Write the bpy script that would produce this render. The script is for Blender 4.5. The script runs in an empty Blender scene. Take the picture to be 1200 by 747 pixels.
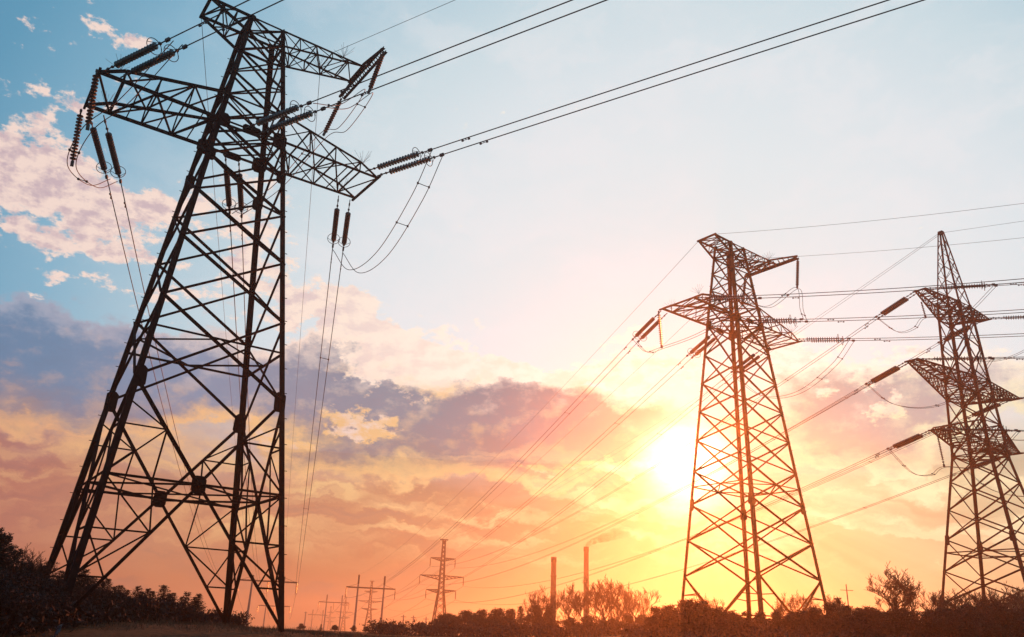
import bpy, bmesh, math, random
from mathutils import Vector, Matrix
from math import sin, cos, pi, radians, sqrt, atan2, exp

scene = bpy.context.scene
COL = scene.collection
random.seed(7)

# ------------------------------------------------------------------ camera
F_PX, PITCH, ROLL = 953.0, radians(21.356), radians(2.1327)
EYE = Vector((0.0, 0.0, 1.6))
_fw = Vector((0, cos(PITCH), sin(PITCH)))
_up0 = Vector((0, -sin(PITCH), cos(PITCH)))
_rt0 = Vector((1, 0, 0))
RT = _rt0 * cos(ROLL) + _up0 * sin(ROLL)
UP = _up0 * cos(ROLL) - _rt0 * sin(ROLL)
cam_d = bpy.data.cameras.new('camera')
cam_d.sensor_fit = 'HORIZONTAL'
cam_d.sensor_width = 36.0
cam_d.lens = 36.0 * F_PX / 1200.0
cam_d.clip_start = 0.1
cam_d.clip_end = 6000
cam = bpy.data.objects.new('camera', cam_d)
cam.matrix_world = Matrix(((RT.x, UP.x, -_fw.x, EYE.x), (RT.y, UP.y, -_fw.y, EYE.y),
                           (RT.z, UP.z, -_fw.z, EYE.z), (0, 0, 0, 1)))
COL.objects.link(cam)
scene.camera = cam

def at(px, py, y):
    """world point seen at photo pixel (1200x747) at ground distance y"""
    d = _fw + RT * ((px - 600) / F_PX) - UP * ((py - 373.5) / F_PX)
    return EYE + d * (y / d.y)

# ------------------------------------------------------------------ render / exposure
scene.render.engine = 'CYCLES'
scene.view_settings.view_transform = 'Standard'
scene.view_settings.look = 'None'
scene.view_settings.exposure = 0.0
scene.view_settings.gamma = 1.0
scene.cycles.use_denoising = True
scene.cycles.max_bounces = 6
scene.cycles.volume_bounces = 1
scene.cycles.transparent_max_bounces = 24
scene.cycles.sample_clamp_indirect = 4.0

SUN_AZ, SUN_EL = radians(12.75), radians(11.33)
SUN_DIR = Vector((sin(SUN_AZ) * cos(SUN_EL), cos(SUN_AZ) * cos(SUN_EL), sin(SUN_EL)))
sun_d = bpy.data.lights.new('sun', 'SUN')
sun_d.energy = 3.8
sun_d.angle = radians(0.55)
sun_d.color = (1.0, 0.205, 0.04)
sun = bpy.data.objects.new('sun', sun_d)
sun.rotation_euler = (-SUN_DIR).to_track_quat('-Z', 'Y').to_euler()
sun.location = SUN_DIR * 400
COL.objects.link(sun)

HAZE_DENSITY = 0.00066
HAZE_ANISO = 0.865

# ------------------------------------------------------------------ sky
def lin(c):
    return tuple(((v / 255) / 12.92 if v / 255 <= 0.04045 else ((v / 255 + 0.055) / 1.055) ** 2.4) for v in c)

class NT:
    def __init__(s, tree): s.t = tree; s.n = tree.nodes; s.l = tree.links
    def _in(s, sock, v):
        if isinstance(v, bpy.types.NodeSocket): s.l.new(v, sock)
        elif v is not None: sock.default_value = v
    def new(s, t, **k):
        n = s.n.new(t)
        for a, b in k.items(): setattr(n, a, b)
        return n
    def m(s, op, a, b=None, c=None, clamp=False):
        n = s.new('ShaderNodeMath', operation=op, use_clamp=clamp)
        s._in(n.inputs[0], a); s._in(n.inputs[1], b)
        if c is not None: s._in(n.inputs[2], c)
        return n.outputs[0]
    def vm(s, op, a, b=None, out=0, scale=None):
        n = s.new('ShaderNodeVectorMath', operation=op)
        s._in(n.inputs[0], a)
        if b is not None: s._in(n.inputs[1], b)
        if scale is not None: s._in(n.inputs['Scale'], scale)
        return n.outputs[out]
    def comb(s, x, y, z=0.0):
        n = s.new('ShaderNodeCombineXYZ')
        for i, v in enumerate((x, y, z)): s._in(n.inputs[i], v)
        return n.outputs[0]
    def noise(s, v, scale, detail=5, rough=0.55, out='Fac', lac=2.0):
        n = s.new('ShaderNodeTexNoise')
        s._in(n.inputs['Vector'], v)
        n.inputs['Scale'].default_value = scale; n.inputs['Detail'].default_value = detail
        n.inputs['Roughness'].default_value = rough; n.inputs['Lacunarity'].default_value = lac
        return n.outputs[out]
    def ramp(s, f, stops, interp='LINEAR'):
        n = s.new('ShaderNodeValToRGB')
        cr = n.color_ramp; cr.interpolation = interp
        while len(cr.elements) < len(stops): cr.elements.new(0.5)
        for e, (p, c) in zip(cr.elements, stops):
            e.position = p; e.color = (*lin(c), 1)
        s._in(n.inputs[0], f); return n.outputs[0]
    def mix(s, f, a, b, blend='MIX'):
        n = s.new('ShaderNodeMix', data_type='RGBA', blend_type=blend)
        s._in(n.inputs[0], f); s._in(n.inputs[6], a); s._in(n.inputs[7], b)
        return n.outputs[2]
    def smooth(s, v, a, b):
        n = s.new('ShaderNodeMapRange', interpolation_type='SMOOTHSTEP')
        s._in(n.inputs[0], v); n.inputs[1].default_value = a; n.inputs[2].default_value = b
        return n.outputs[0]
    def blobs(s, v, lst):
        tot = None
        for (a, e, ra, re, amp) in lst:
            d = s.vm('SUBTRACT', v, (a, e, 0))
            d = s.vm('MULTIPLY', d, (1 / ra, 1 / re, 0))
            q = s.vm('DOT_PRODUCT', d, d, out=1)
            g = s.m('POWER', 0.3679, q)
            tot = s.m('MULTIPLY', g, amp) if tot is None else s.m('MULTIPLY_ADD', g, amp, tot)
        return tot

def col(c): return (*lin(c), 1)

world = bpy.data.worlds.new('World')
scene.world = world
world.use_nodes = True
world.cycles.sampling_method = 'MANUAL'
world.cycles.sample_map_resolution = 256
T = NT(world.node_tree)
T.n.clear()
w_out = T.new('ShaderNodeOutputWorld'); w_bg = T.new('ShaderNodeBackground')
T.l.new(w_bg.outputs[0], w_out.inputs[0])
w_bg.inputs[1].default_value = 0.1
sky = T.new('ShaderNodeTexSky', sky_type='NISHITA', sun_disc=False)
sky.sun_elevation = SUN_EL; sky.sun_rotation = SUN_AZ
tc = T.new('ShaderNodeTexCoord')
D = tc.outputs['Generated']
sep = T.new('ShaderNodeSeparateXYZ'); T.l.new(D, sep.inputs[0])
DEG = 180 / pi
EL = T.m('MULTIPLY', T.m('ARCSINE', sep.outputs[2]), DEG)
AZ = T.m('MULTIPLY', T.m('ARCTAN2', sep.outputs[0], sep.outputs[1]), DEG)
TH = T.m('MULTIPLY', T.m('ARCCOSINE', T.vm('DOT_PRODUCT', D, tuple(SUN_DIR), out=1)), DEG)
P0 = T.comb(AZ, EL)
# domain warps (degrees)
P0s = T.vm('MULTIPLY', P0, (1, 1.5, 1))
wv = T.vm('SUBTRACT', T.noise(P0s, 0.16, 6, 0.62, 'Color'), (0.5, 0.5, 0.5))
P1 = T.vm('ADD', P0, T.vm('MULTIPLY', wv, (9, 6.5, 0)))
# clear-sky colour by angle from the sun
upper = T.ramp(T.m('DIVIDE', TH, 60), [(0.0, (212, 232, 208)), (0.12, (221, 232, 227)), (0.22, (225, 233, 234)), (0.35, (225, 233, 236)), (0.45, (219, 229, 234)),
      (0.53, (204, 221, 228)), (0.61, (179, 206, 219)), (0.73, (131, 179, 204)), (0.85, (95, 153, 184)), (1.0, (78, 133, 169))])
azr = T.m('DIVIDE', T.m('ADD', AZ, 40), 80)
lowc = T.ramp(azr, [(0.0, (168, 98, 85)), (0.12, (183, 113, 93)), (0.22, (195, 134, 100)), (0.31, (189, 126, 90)), (0.41, (162, 118, 83)),
      (0.49, (108, 104, 76)), (0.575, (74, 99, 72)), (0.66, (75, 120, 91)), (0.75, (112, 157, 118)), (0.84, (155, 173, 134)), (0.95, (184, 175, 141))])
lown = T.noise(T.vm('MULTIPLY', P0, (0.25, 1, 1)), 0.35, 4, 0.5)
ELn = T.m('ADD', EL, T.m('MULTIPLY', T.m('SUBTRACT', lown, 0.5), 7))
lowf = T.m('SUBTRACT', 1.0, T.smooth(ELn, 7.5, 18.0))
lowc = T.mix(T.smooth(ELn, 7.0, 0.5), lowc, T.mix(1.0, lowc, (0.92, 0.72, 0.58, 1), 'MULTIPLY'))
base = T.mix(lowf, upper, lowc)
# --- heavy bank of cloud: dark blue-grey on the left, mauve in the middle, pale pink on the right
bank = T.blobs(P1, [
    (-31, 15.2, 8, 2.8, .95), (-24, 14.9, 6, 2.4, .85), (-18, 16.0, 5, 2.8, .75), (-38, 15, 8, 2.8, .9), (-29, 12.5, 8, 2.0, .55),
    (-11.5, 15.6, 4.6, 3.4, 1.0), (-6.5, 14.0, 4.6, 2.5, 1.0), (-1.5, 13.6, 4.8, 2.7, 1.0), (3.4, 13.9, 4.4, 2.6, .95), (7.2, 14.2, 3.4, 2.0, .85), (10.2, 14.6, 2.6, 1.5, .6), (14.5, 14.2, 3, 1.5, .5),
    (-12, 11.2, 5, 2.0, .6), (0, 10.8, 6, 1.6, .5),
    (22.5, 14.2, 5.2, 2.7, .85), (26.5, 14.6, 5, 2.4, .7), (19.5, 17.3, 2.6, 1.5, .45), (31, 15.5, 5, 2, .5), (24, 11.6, 4.5, 1.4, .55)])
bn = T.noise(P0s, 0.30, 8, 0.6)
bankd = T.m('ADD', bank, T.m('MULTIPLY', T.m('SUBTRACT', bn, 0.5), 1.15))
banka = T.smooth(bankd, 0.26, 0.54)
core = T.ramp(azr, [(0.0, (88, 124, 160)), (0.12, (100, 130, 164)), (0.22, (124, 138, 168)), (0.32, (122, 129, 151)), (0.41, (93, 122, 143)),
                    (0.49, (43, 107, 130)), (0.55, (38, 105, 122)), (0.62, (58, 130, 121)), (0.7, (94, 156, 142)), (0.8, (130, 152, 154)), (0.9, (162, 163, 169)), (1.0, (174, 165, 171))])
warm = T.ramp(azr, [(0.0, (164, 126, 119)), (0.2, (164, 127, 120)), (0.37, (124, 120, 119)), (0.5, (36, 98, 106)), (0.6, (50, 118, 105)), (0.7, (104, 159, 128)), (0.82, (158, 174, 150)), (1.0, (189, 174, 150))])
corel = T.mix(T.smooth(T.m('ADD', EL, T.m('MULTIPLY', T.m('SUBTRACT', bn, .5), 6)), 14.5, 9.0), core, warm)
rim = T.ramp(azr, [(0.0, (150, 168, 192)), (0.16, (170, 166, 182)), (0.30, (252, 224, 206)), (0.45, (255, 243, 226)), (0.66, (255, 250, 224)), (0.8, (255, 244, 222)), (1.0, (250, 238, 226))])
rn = T.noise(P0s, 0.9, 5, 0.6)
rimf = T.smooth(T.m('ADD', bankd, T.m('MULTIPLY', T.m('SUBTRACT', rn, 0.5), 0.7)), 1.02, 0.42)
elw = T.smooth(T.m('ADD', EL, T.m('MULTIPLY', T.m('SUBTRACT', bn, .5), 8)), 17.5, 13.5)
lowlit = T.ramp(azr, [(0.0, (226, 160, 124)), (0.25, (243, 188, 128)), (0.42, (230, 191, 129)), (0.55, (202, 188, 124)), (0.66, (195, 218, 171)), (0.85, (225, 231, 188)), (1.0, (245, 222, 184))])
bn2 = T.noise(T.vm('ADD', P0s, (0.9, -0.9, 0)), 0.30, 8, 0.6)
blit = T.m('SUBTRACT', bn, bn2)
corel = T.mix(T.m('MULTIPLY', T.smooth(blit, -0.02, 0.22), 0.42), corel, T.mix(elw, rim, lowlit))
corel = T.mix(T.m('MULTIPLY', T.smooth(blit, 0.02, -0.22), 0.22), corel, T.mix(0.5, corel, (0.09, 0.11, 0.17, 1)))
rim = T.mix(elw, rim, lowlit)
bankc = T.mix(rimf, corel, rim)
c1 = T.mix(T.m('MULTIPLY', banka, 0.94), base, bankc)
veil = T.noise(T.vm('MULTIPLY', P1, (0.10, 0.26, 1)), 0.9, 6, 0.6)
veilf = T.m('MULTIPLY', T.m('MULTIPLY', T.smooth(veil, 0.42, 0.66), 0.42), T.smooth(TH, 50, 26))
c1 = T.mix(T.m('MULTIPLY', veilf, T.smooth(EL, 17, 22)), c1, col((238, 236, 238)))
# --- pale puffs (cumulus scraps catching the low sun)
puff = T.blobs(P1, [
    (-33.2, 25.4, 4.2, 2.0, 1.12), (-29.0, 25.2, 3.8, 1.8, 1.02), (-36.5, 25.6, 4, 2.3, 1.05), (-25.4, 25.6, 2.6, 1.4, .7),
    (-31.6, 35.0, 3.6, .9, .9), (-34.2, 30.8, 3.2, 1.1, .85), (-29.5, 32, 1.5, .6, .5), (-35, 28.6, 1.4, .8, .6), (-34.2, 22.0, 3.0, 1.0, 1.05), (-28.4, 22.2, 2.6, 1.0, 1.05), (-36.5, 33.5, 2, .8, .5),
    (-20, 26.5, 3.2, 3.2, .66), (-19, 22, 3.4, 2.6, .85), (-15.5, 20.8, 2.2, 1.2, .9), (-30, 20.0, 4.5, .5, .7), (-24, 19.6, 3.2, .6, .6), (-33, 18.6, 1.4, .4, .55),
    (-12.4, 20.8, 2.4, 1.7, 1.3), (-10.2, 19.2, 2.6, 1.6, 1.35), (-7.4, 18.0, 2.8, 1.5, 1.35), (-4.0, 17.7, 2.8, 1.3, 1.3), (-.6, 17.1, 2.4, .9, 1.0), (2.2, 16.9, 2.2, .7, .85), (4.6, 17.3, 2.2, .8, .95),
    (6.8, 17.9, 2.2, 1.0, 1.1), (9.6, 17.9, 2.2, 1.3, 1.15), (12.4, 18.4, 2.4, 1.1, .9), (8.4, 20.2, 2.6, .9, .6), (-5, 20.4, 3.4, .8, .5),
    (18.0, 19.6, 2.6, 1.3, 1.05), (21.5, 18.2, 2.4, 1.2, .95), (15.5, 17.2, 2.2, 1.4, .9), (25.3, 15.0, 1.0, 1.9, .95), (27.5, 18.2, 2.6, .9, .8), (30.5, 16.8, 2.6, .7, .7), (22.4, 15.6, 1.2, .8, .7),
    (-11.2, 13.9, 1.9, .9, 1.1), (-8.8, 13.3, 1.7, .8, .95), (-14.8, 11.9, 1.8, .9, .6), (-18, 12.2, 3.5, .7, .75), (-26, 11, 4, .5, .6), (2.5, 11.2, 2.6, .5, .8), (6.5, 11.6, 2.2, .7, .9), (9.2, 12.0, 1.8, .9, 1.0)])
pn = T.noise(T.vm('MULTIPLY', P0, (1, 1.7, 1)), 0.52, 8, 0.62)
pfine = T.noise(P0s, 2.6, 4, 0.65)
puffd = T.m('ADD', T.m('ADD', puff, T.m('MULTIPLY', T.m('SUBTRACT', pn, 0.5), 2.9)), T.m('MULTIPLY', T.m('SUBTRACT', pfine, 0.5), 0.35))
puffa = T.smooth(puffd, 0.46, 0.86)
pnb = T.noise(T.vm('ADD', T.vm('MULTIPLY', P0, (1, 1.7, 1)), (0.55, -0.65, 0)), 0.52, 8, 0.62)
plit = T.m('SUBTRACT', pn, pnb)
pbright = T.ramp(azr, [(0.0, (252, 222, 208)), (0.2, (255, 226, 210)), (0.33, (255, 232, 214)), (0.46, (255, 243, 226)), (0.7, (255, 250, 232)), (1.0, (252, 240, 228))])
pdark = T.ramp(azr, [(0.0, (206, 176, 182)), (0.25, (214, 186, 188)), (0.36, (236, 214, 206)), (0.46, (246, 230, 212)), (0.6, (248, 230, 204)), (0.8, (236, 216, 202)), (1.0, (234, 212, 204))])
pn2 = T.noise(P0s, 0.7, 5, 0.55)
pl2 = T.m('ADD', T.smooth(plit, -0.16, 0.12), T.m('MULTIPLY', T.smooth(puffd, 1.0, 0.5), 0.5), clamp=True)
puffc = T.mix(pl2, pdark, T.mix(elw, pbright, lowlit))
c2 = T.mix(T.m('MULTIPLY', puffa, 0.92), c1, puffc)
# --- long low streaks lit from below
ps = T.vm('MULTIPLY', P1, (0.16, 1.0, 1))
sn = T.noise(ps, 0.62, 3.5, 0.5)
sband = T.m('MULTIPLY', T.smooth(EL, 3.0, 7.0), T.smooth(EL, 14.0, 9.5))
streak = T.m('MULTIPLY', T.smooth(sn, 0.44, 0.68), sband)
streakc = T.ramp(azr, [(0.0, (227, 164, 119)), (0.25, (237, 189, 128)), (0.45, (220, 196, 136)), (0.66, (207, 210, 167)), (0.85, (222, 226, 181)), (1.0, (236, 218, 177))])
c3 = T.mix(T.m('MULTIPLY', streak, 0.85), c2, streakc)
dk = T.m('MULTIPLY', T.m('MULTIPLY', T.smooth(sn, 0.52, 0.28), T.smooth(EL, 14, 8)), 0.55)
darkc = T.ramp(azr, [(0.0, (148, 92, 93)), (0.4, (132, 104, 93)), (0.6, (68, 96, 78)), (0.8, (134, 157, 119)), (1.0, (178, 163, 133))])
c4 = T.mix(dk, c3, darkc)
# --- crepuscular rays fanning below the cloud
ang = T.m('ARCTAN2', T.m('SUBTRACT', EL, 11.33), T.m('SUBTRACT', AZ, 12.75))
rayn = T.noise(T.comb(T.m('MULTIPLY', ang, 6.0), T.m('MULTIPLY', TH, 0.02)), 1.0, 3, 0.55)
rayw = T.m('MULTIPLY', T.m('MULTIPLY', T.smooth(TH, 2.5, 7), T.smooth(TH, 34, 16)), T.smooth(EL, 13.5, 9.5))
raym = T.m('MULTIPLY_ADD', T.m('MULTIPLY', T.m('SUBTRACT', rayn, 0.5), rayw), 1.5, 1.0)
c4 = T.vm('SCALE', c4, scale=raym)
# --- glare of the low sun behind thin cloud
g1 = T.m('POWER', 0.3679, T.m('POWER', T.m('DIVIDE', TH, 2.25), 2.0))
g2 = T.m('POWER', 0.3679, T.m('DIVIDE', TH, 5.0))
gn = T.noise(T.vm('MULTIPLY', P0, (0.6, 1.2, 1)), 0.55, 5, 0.6)
g1 = T.m('MULTIPLY', g1, T.m('MULTIPLY_ADD', gn, 1.6, 0.2))
glow = T.vm('ADD', T.vm('SCALE', (3.0, 2.6, 1.7), scale=g1), T.vm('SCALE', (0.06, 0.10, 0.07), scale=T.m('MULTIPLY', g2, T.m('MULTIPLY_ADD', gn, 2.0, 0.0))))
c5 = T.vm('ADD', c4, glow)
tot = T.vm('ADD', T.vm("SCALE", c5, scale=9.8), T.vm('SCALE', sky.outputs[0], scale=0.05))
T.l.new(tot, w_bg.inputs[0])

# ------------------------------------------------------------------ materials
def mat(name, c, rough=0.6, metal=0.0, var=0.25, vscale=3.0, bump=0.0, bscale=40, c2=None, spec=None):
    m = bpy.data.materials.new(name); m.use_nodes = True
    t = NT(m.node_tree); b = t.n['Principled BSDF']
    tcx = t.new('ShaderNodeTexCoord').outputs['Object']
    f = t.noise(tcx, vscale, 5, 0.6)
    a = c2 if c2 else tuple(v * (1 - var) for v in c)
    mx = t.mix(t.smooth(f, 0.35, 0.65), (*c, 1), (*a, 1))
    t.l.new(mx, b.inputs['Base Color'])
    b.inputs['Roughness'].default_value = rough; b.inputs['Metallic'].default_value = metal
    if spec is not None: b.inputs['Specular IOR Level'].default_value = spec
    if bump:
        bp = t.new('ShaderNodeBump'); bp.inputs['Strength'].default_value = bump
        t.l.new(t.noise(tcx, bscale, 4, 0.6), bp.inputs['Height'])
        t.l.new(bp.outputs[0], b.inputs['Normal'])
    return m

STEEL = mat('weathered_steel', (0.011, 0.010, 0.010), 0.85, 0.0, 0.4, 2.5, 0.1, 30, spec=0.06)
STEEL_FLARE_RED = mat('flare_red_steel', (0.15, 0.028, 0.02), 0.8, 0.0, 0.4, 2.5, 0.1, 30, spec=0.06)  # base colour carries the red wash of the sun flare, no rust
GLASS = mat('green_glass_discs', (0.05, 0.085, 0.08), 0.25, 0.0, 0.3, 8)
BROWN = mat('brown_porcelain_discs', (0.085, 0.035, 0.02), 0.3, 0.0, 0.3, 8)
FIT = mat('galvanised_fittings', (0.09, 0.085, 0.08), 0.6, 0.3, 0.3, 6)
WIRE = mat('aluminium_wire', (0.06, 0.055, 0.05), 0.6, 0.3, 0.2, 0.5)
CONC = mat('grey_concrete', (0.2, 0.19, 0.17), 0.9, 0, 0.3, 2, 0.3, 25)
STEEL_FLARE_ORANGE = mat('flare_orange_steel', (0.34, 0.11, 0.03), 0.8, 0.0, 0.35, 2.5, 0.1, 30, spec=0.06)  # orange glow of the sun flare painted into the steel's base colour
BARK = mat('bark', (0.055, 0.038, 0.026), 0.9, 0, 0.4, 6, 0.5, 30)
TWIG = mat('bare_twigs', (0.06, 0.03, 0.018), 0.9, 0, 0.4, 4)
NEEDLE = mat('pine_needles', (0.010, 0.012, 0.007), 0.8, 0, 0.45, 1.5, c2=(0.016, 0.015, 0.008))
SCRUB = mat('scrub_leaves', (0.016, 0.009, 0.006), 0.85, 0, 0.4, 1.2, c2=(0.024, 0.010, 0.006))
GRASSM = mat('dry_grass', (0.10, 0.066, 0.032), 0.9, 0, 0.4, 0.8, c2=(0.055, 0.045, 0.022))
BRICKC = mat('chimney_masonry', (0.09, 0.045, 0.032), 0.9, 0, 0.3, 0.1)
PLASTIC = mat('pale_blue_plastic', (0.05, 0.075, 0.10), 0.5, 0, 0.2, 8)

# ------------------------------------------------------------------ mesh helpers
class MB:
    def __init__(s): s.v = []; s.f = []
    def prism(s, a, b, prof, up=None, prof2=None):
        """extrude a closed 2D profile from a to b"""
        a = Vector(a); b = Vector(b); d = b - a
        if d.length < 1e-5: return
        d.normalize()
        u = Vector(up) if up is not None else Vector((0, 0, 1))
        if abs(d.dot(u)) > 0.995: u = Vector((0, 1, 0)) if up is None else Vector((up[1], up[2], up[0]))
        x = u - d * u.dot(d); x.normalize(); y = d.cross(x)
        n = len(prof); i0 = len(s.v)
        for p, pr in ((a, prof), (b, prof2 or prof)):
            for (q, r) in pr: s.v.append(p + x * q + y * r)
        for i in range(n):
            j = (i + 1) % n
            s.f.append((i0 + i, i0 + j, i0 + n + j, i0 + n + i))
        s.f.append(tuple(i0 + n - 1 - i for i in range(n))); s.f.append(tuple(i0 + n + i for i in range(n)))
    def bar(s, a, b, w, t=None, up=None):
        t = t or w
        s.prism(a, b, [(-w/2, -t/2), (w/2, -t/2), (w/2, t/2), (-w/2, t/2)], up)
    def angle(s, a, b, w, up=None, flip=False):
        t = max(w * 0.14, 0.012); k = -1 if flip else 1
        pr = [(0, 0), (w, 0), (w, k*t), (t, k*t), (t, k*w), (0, k*w)]
        o = w * 0.3
        s.prism(a, b, [(p - o, q - k*o) for p, q in pr], up)
    def tube(s, pts, r, n=5, r2=None):
        pts = [Vector(p) for p in pts]; m = len(pts); i0 = len(s.v)
        for k, p in enumerate(pts):
            d = (pts[min(k+1, m-1)] - pts[max(k-1, 0)]); d.normalize()
            u = Vector((0, 0, 1)) if abs(d.z) < 0.95 else Vector((1, 0, 0))
            x = u.cross(d); x.normalize(); y = d.cross(x)
            rr = r if r2 is None else r + (r2 - r) * k / (m - 1)
            for j in range(n):
                a = 2 * pi * j / n
                s.v.append(p + x * (rr * cos(a)) + y * (rr * sin(a)))
        for k in range(m - 1):
            for j in range(n):
                j2 = (j + 1) % n
                s.f.append((i0 + k*n + j, i0 + k*n + j2, i0 + (k+1)*n + j2, i0 + (k+1)*n + j))
        s.f.append(tuple(i0 + n - 1 - j for j in range(n))); s.f.append(tuple(i0 + (m-1)*n + j for j in range(n)))
    def lathe(s, prof, n=10, axis=None):
        """profile (r, x) revolved around local -X..+X axis (length runs along +X)"""
        i0 = len(s.v); m = len(prof)
        for (r, x) in prof:
            for j in range(n):
                a = 2 * pi * j / n
                s.v.append(Vector((x, r * cos(a), r * sin(a))))
        for k in range(m - 1):
            for j in range(n):
                j2 = (j + 1) % n
                s.f.append((i0 + k*n + j, i0 + k*n + j2, i0 + (k+1)*n + j2, i0 + (k+1)*n + j))
    def box(s, c, h, R=None):
        c = Vector(c); i0 = len(s.v)
        for sx in (-1, 1):
            for sy in (-1, 1):
                for sz in (-1, 1):
                    p = Vector((sx*h[0], sy*h[1], sz*h[2]))
                    s.v.append(c + (R @ p if R is not None else p))
        for q in ((0,1,3,2),(4,6,7,5),(0,4,5,1),(2,3,7,6),(0,2,6,4),(1,5,7,3)): s.f.append(tuple(i0+k for k in q))
    def plate(s, c, nrm, up, w, h, t=0.025, cut=0.25):
        """bevel-cornered gusset plate"""
        c = Vector(c); nrm = Vector(nrm).normalized()
        k = cut * min(w, h)
        pr = [(-h/2, -w/2+k), (-h/2+k, -w/2), (h/2-k, -w/2), (h/2, -w/2+k), (h/2, w/2-k), (h/2-k, w/2), (-h/2+k, w/2), (-h/2, w/2-k)]
        s.prism(c - nrm*t/2, c + nrm*t/2, pr, up)
    def quad(s, c, x, y):
        i0 = len(s.v); s.v += [c - x - y, c + x - y, c + x + y, c - x + y]; s.f.append((i0, i0+1, i0+2, i0+3))
    def mesh(s, name, m, smooth=False):
        me = bpy.data.meshes.new(name)
        me.from_pydata([tuple(v) for v in s.v], [], s.f); me.update()
        if m: me.materials.append(m)
        if smooth: me.polygons.foreach_set('use_smooth', [True] * len(me.polygons))
        return me
    def build(s, name, m, parent=None, smooth=False):
        o = bpy.data.objects.new(name, s.mesh(name, m, smooth)); COL.objects.link(o)
        if parent: o.parent = parent
        return o

def tag(o, label=None, cat=None, group=None, kind=None):
    if label: o['label'] = label
    if cat: o['category'] = cat
    if group: o['group'] = group
    if kind: o['kind'] = kind
    return o

def empty(name, loc=(0, 0, 0), rz=0.0):
    o = bpy.data.objects.new(name, None); COL.objects.link(o)
    o.location = loc; o.rotation_euler = (0, 0, rz); o.empty_display_size = 0.3
    return o

def copy_tree(o, parent=None):
    c = o.copy(); COL.objects.link(c)
    if parent: c.parent = parent
    for ch in list(o.children): copy_tree(ch, c)
    return c

def lerp(a, b, t): return Vector(a) + (Vector(b) - Vector(a)) * t

# ------------------------------------------------------------------ terrain
def sstep(a, b, x):
    t = min(1, max(0, (x - a) / (b - a))); return t * t * (3 - 2 * t)

def hnoise(x, y):
    return (sin(x*0.9+1.3*sin(y*0.7)) * cos(y*0.8+sin(x*0.5)) * 0.5 + sin(x*2.3+y*1.9) * 0.2 + sin(x*0.23-y*0.31) * 0.6)

def ground(x, y):
    r = sqrt(x*x + y*y)
    z = 1.35 * sstep(12, 60, r)
    m = exp(-(((x + 17.5) / 11.0) ** 2) ** 2 - (((y - 39) / 12.0) ** 2))
    z += (1.62 - z) * m if m > 0 else 0
    z += 1.7 * exp(-((x-20)/11)**2 - ((y-68)/12)**2) + 1.0 * exp(-((x-43)/11)**2 - ((y-74)/12)**2)
    z += hnoise(x, y) * 0.05 * sstep(3, 20, r)
    z -= 0.004 * max(0, y - 350)
    return z

def make_ground():
    b = MB()
    def axis(lo, hi, fine_lo, fine_hi, step):
        out = []; v = fine_lo
        while v <= fine_hi: out.append(v); v += step
        k = step; v = fine_hi
        while v < hi: k *= 1.35; v += k; out.append(min(v, hi))
        k = step; v = fine_lo
        while v > lo: k *= 1.35; v -= k; out.insert(0, max(v, lo))
        return out
    xs = axis(-1800, 1800, -42, 52, 0.7); ys = axis(-300, 1500, -4, 84, 0.7)
    for y in ys:
        for x in xs:
            b.v.append(Vector((x, y, ground(x, y))))
    n = len(xs)
    for j in range(len(ys) - 1):
        for i in range(n - 1):
            b.f.append((j*n+i, j*n+i+1, (j+1)*n+i+1, (j+1)*n+i))
    m = bpy.data.materials.new('rough_grass_soil'); m.use_nodes = True
    t = NT(m.node_tree); p = t.n['Principled BSDF']
    co = t.new('ShaderNodeTexCoord').outputs['Object']
    n1 = t.noise(co, 0.35, 6, 0.65); n2 = t.noise(co, 3.5, 6, 0.7)
    c = t.mix(t.smooth(n1, .38, .62), (*lin((74, 56, 36)), 1), (*lin((48, 40, 25)), 1))
    c = t.mix(t.smooth(n2, .42, .68), c, (*lin((100, 76, 48)), 1))
    t.l.new(c, p.inputs['Base Color']); p.inputs['Roughness'].default_value = 0.95
    p.inputs['Specular IOR Level'].default_value = 0.1
    bp = t.new('ShaderNodeBump'); bp.inputs['Strength'].default_value = 0.9; bp.inputs['Distance'].default_value = 0.15
    t.l.new(n2, bp.inputs['Height']); t.l.new(bp.outputs[0], p.inputs['Normal'])
    o = b.build('ground', m, smooth=True)
    tag(o, 'dark rough grassy ground rising to a low mound under the tall pylon', 'ground', kind='structure')
make_ground()

# ------------------------------------------------------------------ insulator strings
def disc_prof(n, length, r, taper=1.0):
    p = [(0.025, 0.0)]; pitch = length / n
    for i in range(n):
        x = i * pitch
        p += [(0.045, x + pitch*0.05), (0.05, x + pitch*0.42), (r, x + pitch*0.62), (r*0.98, x + pitch*0.74), (0.05, x + pitch*0.80)]
    p.append((0.025, length)); return p

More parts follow.
